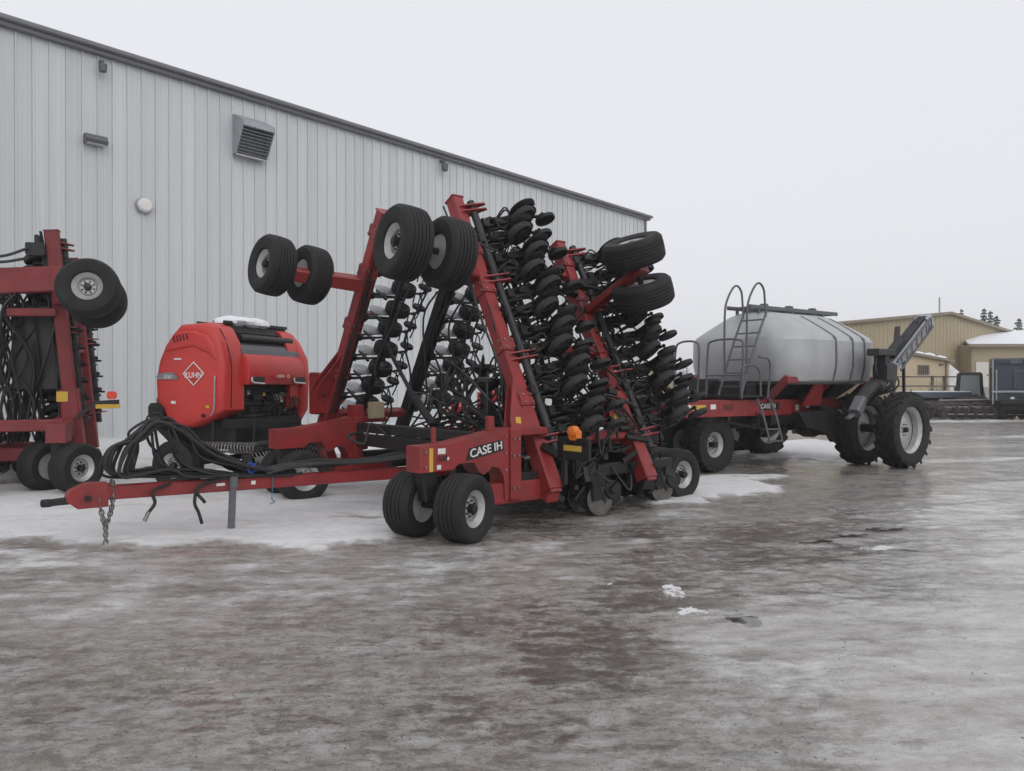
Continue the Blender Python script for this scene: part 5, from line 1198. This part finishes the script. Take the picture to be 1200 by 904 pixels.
m = MB(); m.beam((.06, -.04, .8), (.06, -.04, 3.15), .06, .06, up=(1, 0, 0)); m.beam((.22, -.05, 1.0), (.22, -.05, 2.6), .05, .05, up=(1, 0, 0)); m.build('corner_rail', 'galvanized', tk)
m = MB(); m.box((1.9, 1.6, .70), (3.6, 2.6, .5), .04); m.box((1.2, -.2, .95), (1.6, .4, .25), .04); m.build('chassis', 'interior_dark', tk)
KW = (tyre_rib(.52, .34, .27), rim_mesh(.27, .34), hub_mesh(.27, .34))
for x in (.45, 3.3):
    for y in (.5, 2.6): put_wheel(tk, (x, y, .52), (1, 0, 0), KW, -1 if x < 1 else 1)
for q in (-.06, 3.86): MB().box((q, -.15, 2.5), (.10, .06, .36), .02).build('mirror', 'black_paint', tk)
for i in range(6): MB().box((.5 + .58 * i, -.03, 3.02), (.5, .03, .22), .01).build('panel', 'blue_grey' if i % 2 else 'slate_paint', tk)
m = MB(); m.beam((0, -.1, 1.45), (3.7, -.1, 1.5), .08, .10); m.build('bumper', 'galvanized', tk)
for p, r in (((1.55, -.05, 1.28), .14), ((2.5, -.05, 1.34), .13), ((.9, -.3, 1.1), .10)): MB().lathe([(.02, .05), (r, .04), (r, -.05)], p, (0, -1, 0), 14).build('head_lamp', 'lens_glass', tk)
cu = thing('cultivator', 'dark tangled cultivator with upright shanks parked left of the rusty harrow', 'cultivator', (19.9, 41.6, 0), R(6))
for y, z in ((0, .7), (.7, .8), (1.4, .75)): MB().beam((0, y, z), (3.0, y, z), .10, .10).build('frame_bar', 'rust_iron', cu)
for x in (.2, 1.5, 2.8): MB().beam((x, -.1, .78), (x, 1.5, .82), .1, .1).build('frame_bar', 'rust_iron', cu)
for i in range(15):
    x = .1 + .2 * i; y = .7 * (i % 3); MB().tube([(x, y, .75), (x, y + .1, .95), (x, y + .3, .8), (x, y + .28, .35), (x, y + .1, .08)], .022, 5).build('shank', 'rust_iron', cu)
for i in range(5): MB().beam((.3 + .6 * i, .3, .8), (.4 + .6 * i, .6, 1.3 + .25 * (i % 2)), .05, .05).build('mast', 'rust_iron' if i % 2 else 'blue_grey', cu)
bs = thing('dry_bush', 'pale leafless weeds growing beside the loader cab', 'bush', (24.2, 44.0, 0), 0)
bq = random.Random(9); m = MB()
for i in range(90):
    a = bq.uniform(0, 6.28); r = bq.uniform(.1, .9); h_ = bq.uniform(1.2, 2.2); m.cyl((r * .4 * math.cos(a), r * .4 * math.sin(a), 0), (r * math.cos(a), r * math.sin(a), h_), .018, .006, n=3)
    for k in range(3):
        z_ = h_ * bq.uniform(.5, .95); c = V((r * math.cos(a), r * math.sin(a), z_)) * .95; m.cyl(c, c + V((bq.uniform(-.25, .25), bq.uniform(-.25, .25), bq.uniform(.05, .3))), .012, .005, n=3)
m.build('stems', 'dry_stems', bs, 0)
sp_ = thing('snow_pile', 'small heap of ploughed snow behind the loader cab', 'snow pile', (28.6, 51.0, 0), 0)
m = MB(); m.blob((0, 0, 1.0), (1.5, 1.0, 1.9), 4, 16, 10, .4); m.build('heap', 'dirty_snow', sp_)
pa = thing('pallet_stack', 'stack of dark timber pallets at the left end of the parked machines', 'pallet', (17.6, 43.5, 0), R(20))
for k in range(6):
    for i in range(5): MB().box((.12 + i * .25, .5, .12 + k * .15), (.12, 1.0, .022), .003).build('slat', 'rust_iron', pa)
    for y in (.06, .5, .94): MB().box((.62, y, .06 + k * .15), (1.2, .09, .09), .005).build('bearer', 'rust_iron', pa)
rk = thing('metal_rack', 'thin grey metal frame standing in the distance left of the cart', 'rack', (wx(792, 60), 60, 0), 0)
for x in (0, .85): MB().beam((x, 0, 0), (x, 0, 3.75), .08, .08, up=(1, 0, 0)).build('post', 'galvanized', rk)
for z in (1.4, 2.4, 3.2): MB().beam((-.1, 0, z), (.95, 0, z), .06, .06).build('rail', 'galvanized', rk)
def conifer(x, y, h, w, label, seed, frost=False):
    q = random.Random(seed); t = thing('spruce_tree', label, 'tree', (x, y, 0), q.random() * 6, 'distant trees')
    MB().cyl((0, 0, 0), (0, 0, h), .16, .02, n=8).build('trunk', 'bark', t)
    m = MB(); nl = 26
    for i in range(nl):
        f = i / nl; z = h * (.16 + .84 * f); rr = w * (1 - f) ** .8 * q.uniform(.6, 1.1) + .1
        for k in range(9):
            a = q.uniform(0, 6.28); e = V((math.cos(a), math.sin(a), 0)); L_ = rr * q.uniform(.6, 1.15)
            for j in range(6):
                p = V((0, 0, z)) + e * L_ * (j + .6) / 6 + V((0, 0, -.28 * L_ * (j / 6) + q.uniform(-.06, .06))); s_ = .17 * q.uniform(.6, 1.2) * (1 - .4 * f) + .05
                b = V((q.uniform(-1, 1), q.uniform(-1, 1), q.uniform(-.3, .3))).normalized() * s_; c = e.cross(b).normalized() * s_ * .6 + V((0, 0, -.05))
                m.add([p - b, p + c, p + b, p - c], [(0, 1, 2, 3)])
    m.build('crown', 'needles' if not frost else 'frosted_twigs', t, 0)
conifer(wx(1153, 95), 95, 11.2, 2.2, 'leftmost dark spruce top showing behind the tan roof', 1)
conifer(wx(1160, 92), 92, 10.6, 2.2, 'dark spruce top second from left behind the tan roof', 2)
conifer(wx(1168, 96), 96, 10.4, 2.4, 'dark spruce top third from left behind the tan roof', 3)
conifer(wx(1194, 98), 98, 10.2, 2.2, 'dark spruce top above the snowy low roof at the right edge', 4)
conifer(wx(1126, 110), 110, 12.6, 2.0, 'tip of a spruce just right of the tan ridge', 5)
def frosty(x, y, h, w, label, seed):
    q = random.Random(seed); t = thing('frosted_tree', label, 'tree', (x, y, 0), 0, 'frosted trees')
    MB().cyl((0, 0, 0), (0, 0, h * .6), .18, .05, n=8).build('trunk', 'bark', t)
    m = MB()
    for i in range(150):
        a = q.uniform(0, 6.28); z0 = h * q.uniform(.15, .55); z1 = z0 + h * q.uniform(.1, .45); r = w * q.uniform(.3, 1)
        p0 = V((0, 0, z0)); p1 = V((math.cos(a) * r, math.sin(a) * r, min(h, z1))); m.cyl(p0, p1, .03, .012, n=4)
        for k in range(6):
            c = p0.lerp(p1, q.uniform(.4, 1)); d = V((q.uniform(-1, 1), q.uniform(-1, 1), q.uniform(0, 1))) * .35; m.cyl(c, c + d, .022, .008, n=3)
    m.build('crown', 'frosted_twigs', t, 0)
frosty(wx(797, 85), 85, 3.9, 1.6, 'pale frosted tree left of the silver tank', 1)
frosty(wx(787, 92), 92, 3.4, 1.3, 'smaller pale frosted tree beside the tiny tan shed', 2)
# ------------------------------------------------------------------ loose gravel and ice crumbs frozen into the near yard
def crumbs(name, matn, n, seed, size, lab, bright):
    rs = np.random.RandomState(seed)
    k = n * 4
    r = 2.4 * (13.5 / 2.4) ** rs.rand(k); ang = rs.uniform(-.66, .66, k)
    x = r * np.sin(ang) * 1.0; y = r * np.cos(ang)
    dens = sstep(.42, .64, vnoise(x, y, 1.1, seed + 3, 4)) * .85 + .15
    h, sn, wt, pl, pt, sm = ground_fields(x, y)
    dens = dens * (1 - .9 * sstep(.3, .7, sn)) * (1 - pl) * (1 - .9 * sm)
    keep = np.where(rs.rand(k) < dens)[0][:n]
    x, y, h = x[keep], y[keep], h[keep]; m = len(x)
    s = size[0] * (size[1] / size[0]) ** (rs.rand(m) ** 2.2)
    base = np.array([(1, 0, 0), (0, 1, 0), (-1, 0, 0), (0, -1, 0), (0, 0, .75), (0, 0, -.5)], float)
    v = base[None] * (1 + .5 * (rs.rand(m, 6, 1) - .5)); a = rs.rand(m) * 6.28; c, q = np.cos(a), np.sin(a)
    el = .55 + .45 * rs.rand(m); fl = .35 + .3 * rs.rand(m)
    vx, vy, vz = v[..., 0] * s[:, None], v[..., 1] * (s * el)[:, None], v[..., 2] * (s * fl)[:, None]
    co = np.stack([vx * c[:, None] - vy * q[:, None] + x[:, None], vx * q[:, None] + vy * c[:, None] + y[:, None], vz + (h + s * fl * .12)[:, None]], -1).reshape(-1, 3)
    tri = np.array([(0, 1, 4), (1, 2, 4), (2, 3, 4), (3, 0, 4), (1, 0, 5), (2, 1, 5), (3, 2, 5), (0, 3, 5)])
    f = (tri[None] + (np.arange(m) * 6)[:, None, None]).reshape(-1, 3)
    me = bpy.data.meshes.new(name); me.vertices.add(len(co)); me.vertices.foreach_set('co', co.ravel())
    me.loops.add(f.size); me.loops.foreach_set('vertex_index', f.ravel()); me.polygons.add(len(f)); me.polygons.foreach_set('loop_start', np.arange(0, f.size, 3)); me.polygons.foreach_set('loop_total', np.full(len(f), 3))
    me.update(calc_edges=True); me.materials.append(MATS[matn])
    o = link(name, me); o['kind'] = 'stuff'; o['label'] = lab
crumbs('gravel', 'gravel_dark', 9000, 51, (.003, .011), 'dark gravel stones frozen into the icy yard', False)
# ------------------------------------------------------------------ the cold mist that lies over the yard
def haze_box():
    x0, x1, y0, y1, z0, z1 = -440, 440, -70, 720, -1.0, 14.5
    m = MB(); m.add([(x0, y0, z0), (x1, y0, z0), (x1, y1, z0), (x0, y1, z0), (x0, y0, z1), (x1, y0, z1), (x1, y1, z1), (x0, y1, z1)],
                    [(0, 3, 2, 1), (4, 5, 6, 7), (0, 1, 5, 4), (1, 2, 6, 5), (2, 3, 7, 6), (3, 0, 4, 7)])
    hm = bpy.data.materials.new('mist'); hm.use_nodes = True; n, l = hm.node_tree.nodes, hm.node_tree.links
    n.clear(); pv = n.new('ShaderNodeVolumePrincipled'); pv.inputs['Color'].default_value = (.93, .94, .96, 1); pv.inputs['Density'].default_value = .0011; pv.inputs['Anisotropy'].default_value = .1
    o_ = n.new('ShaderNodeOutputMaterial'); l.new(pv.outputs[0], o_.inputs['Volume'])
    MATS['mist'] = hm
    o = m.build('haze', 'mist', None, 0); o['kind'] = 'stuff'; o['label'] = 'thin grey winter mist over the whole yard'
haze_box()
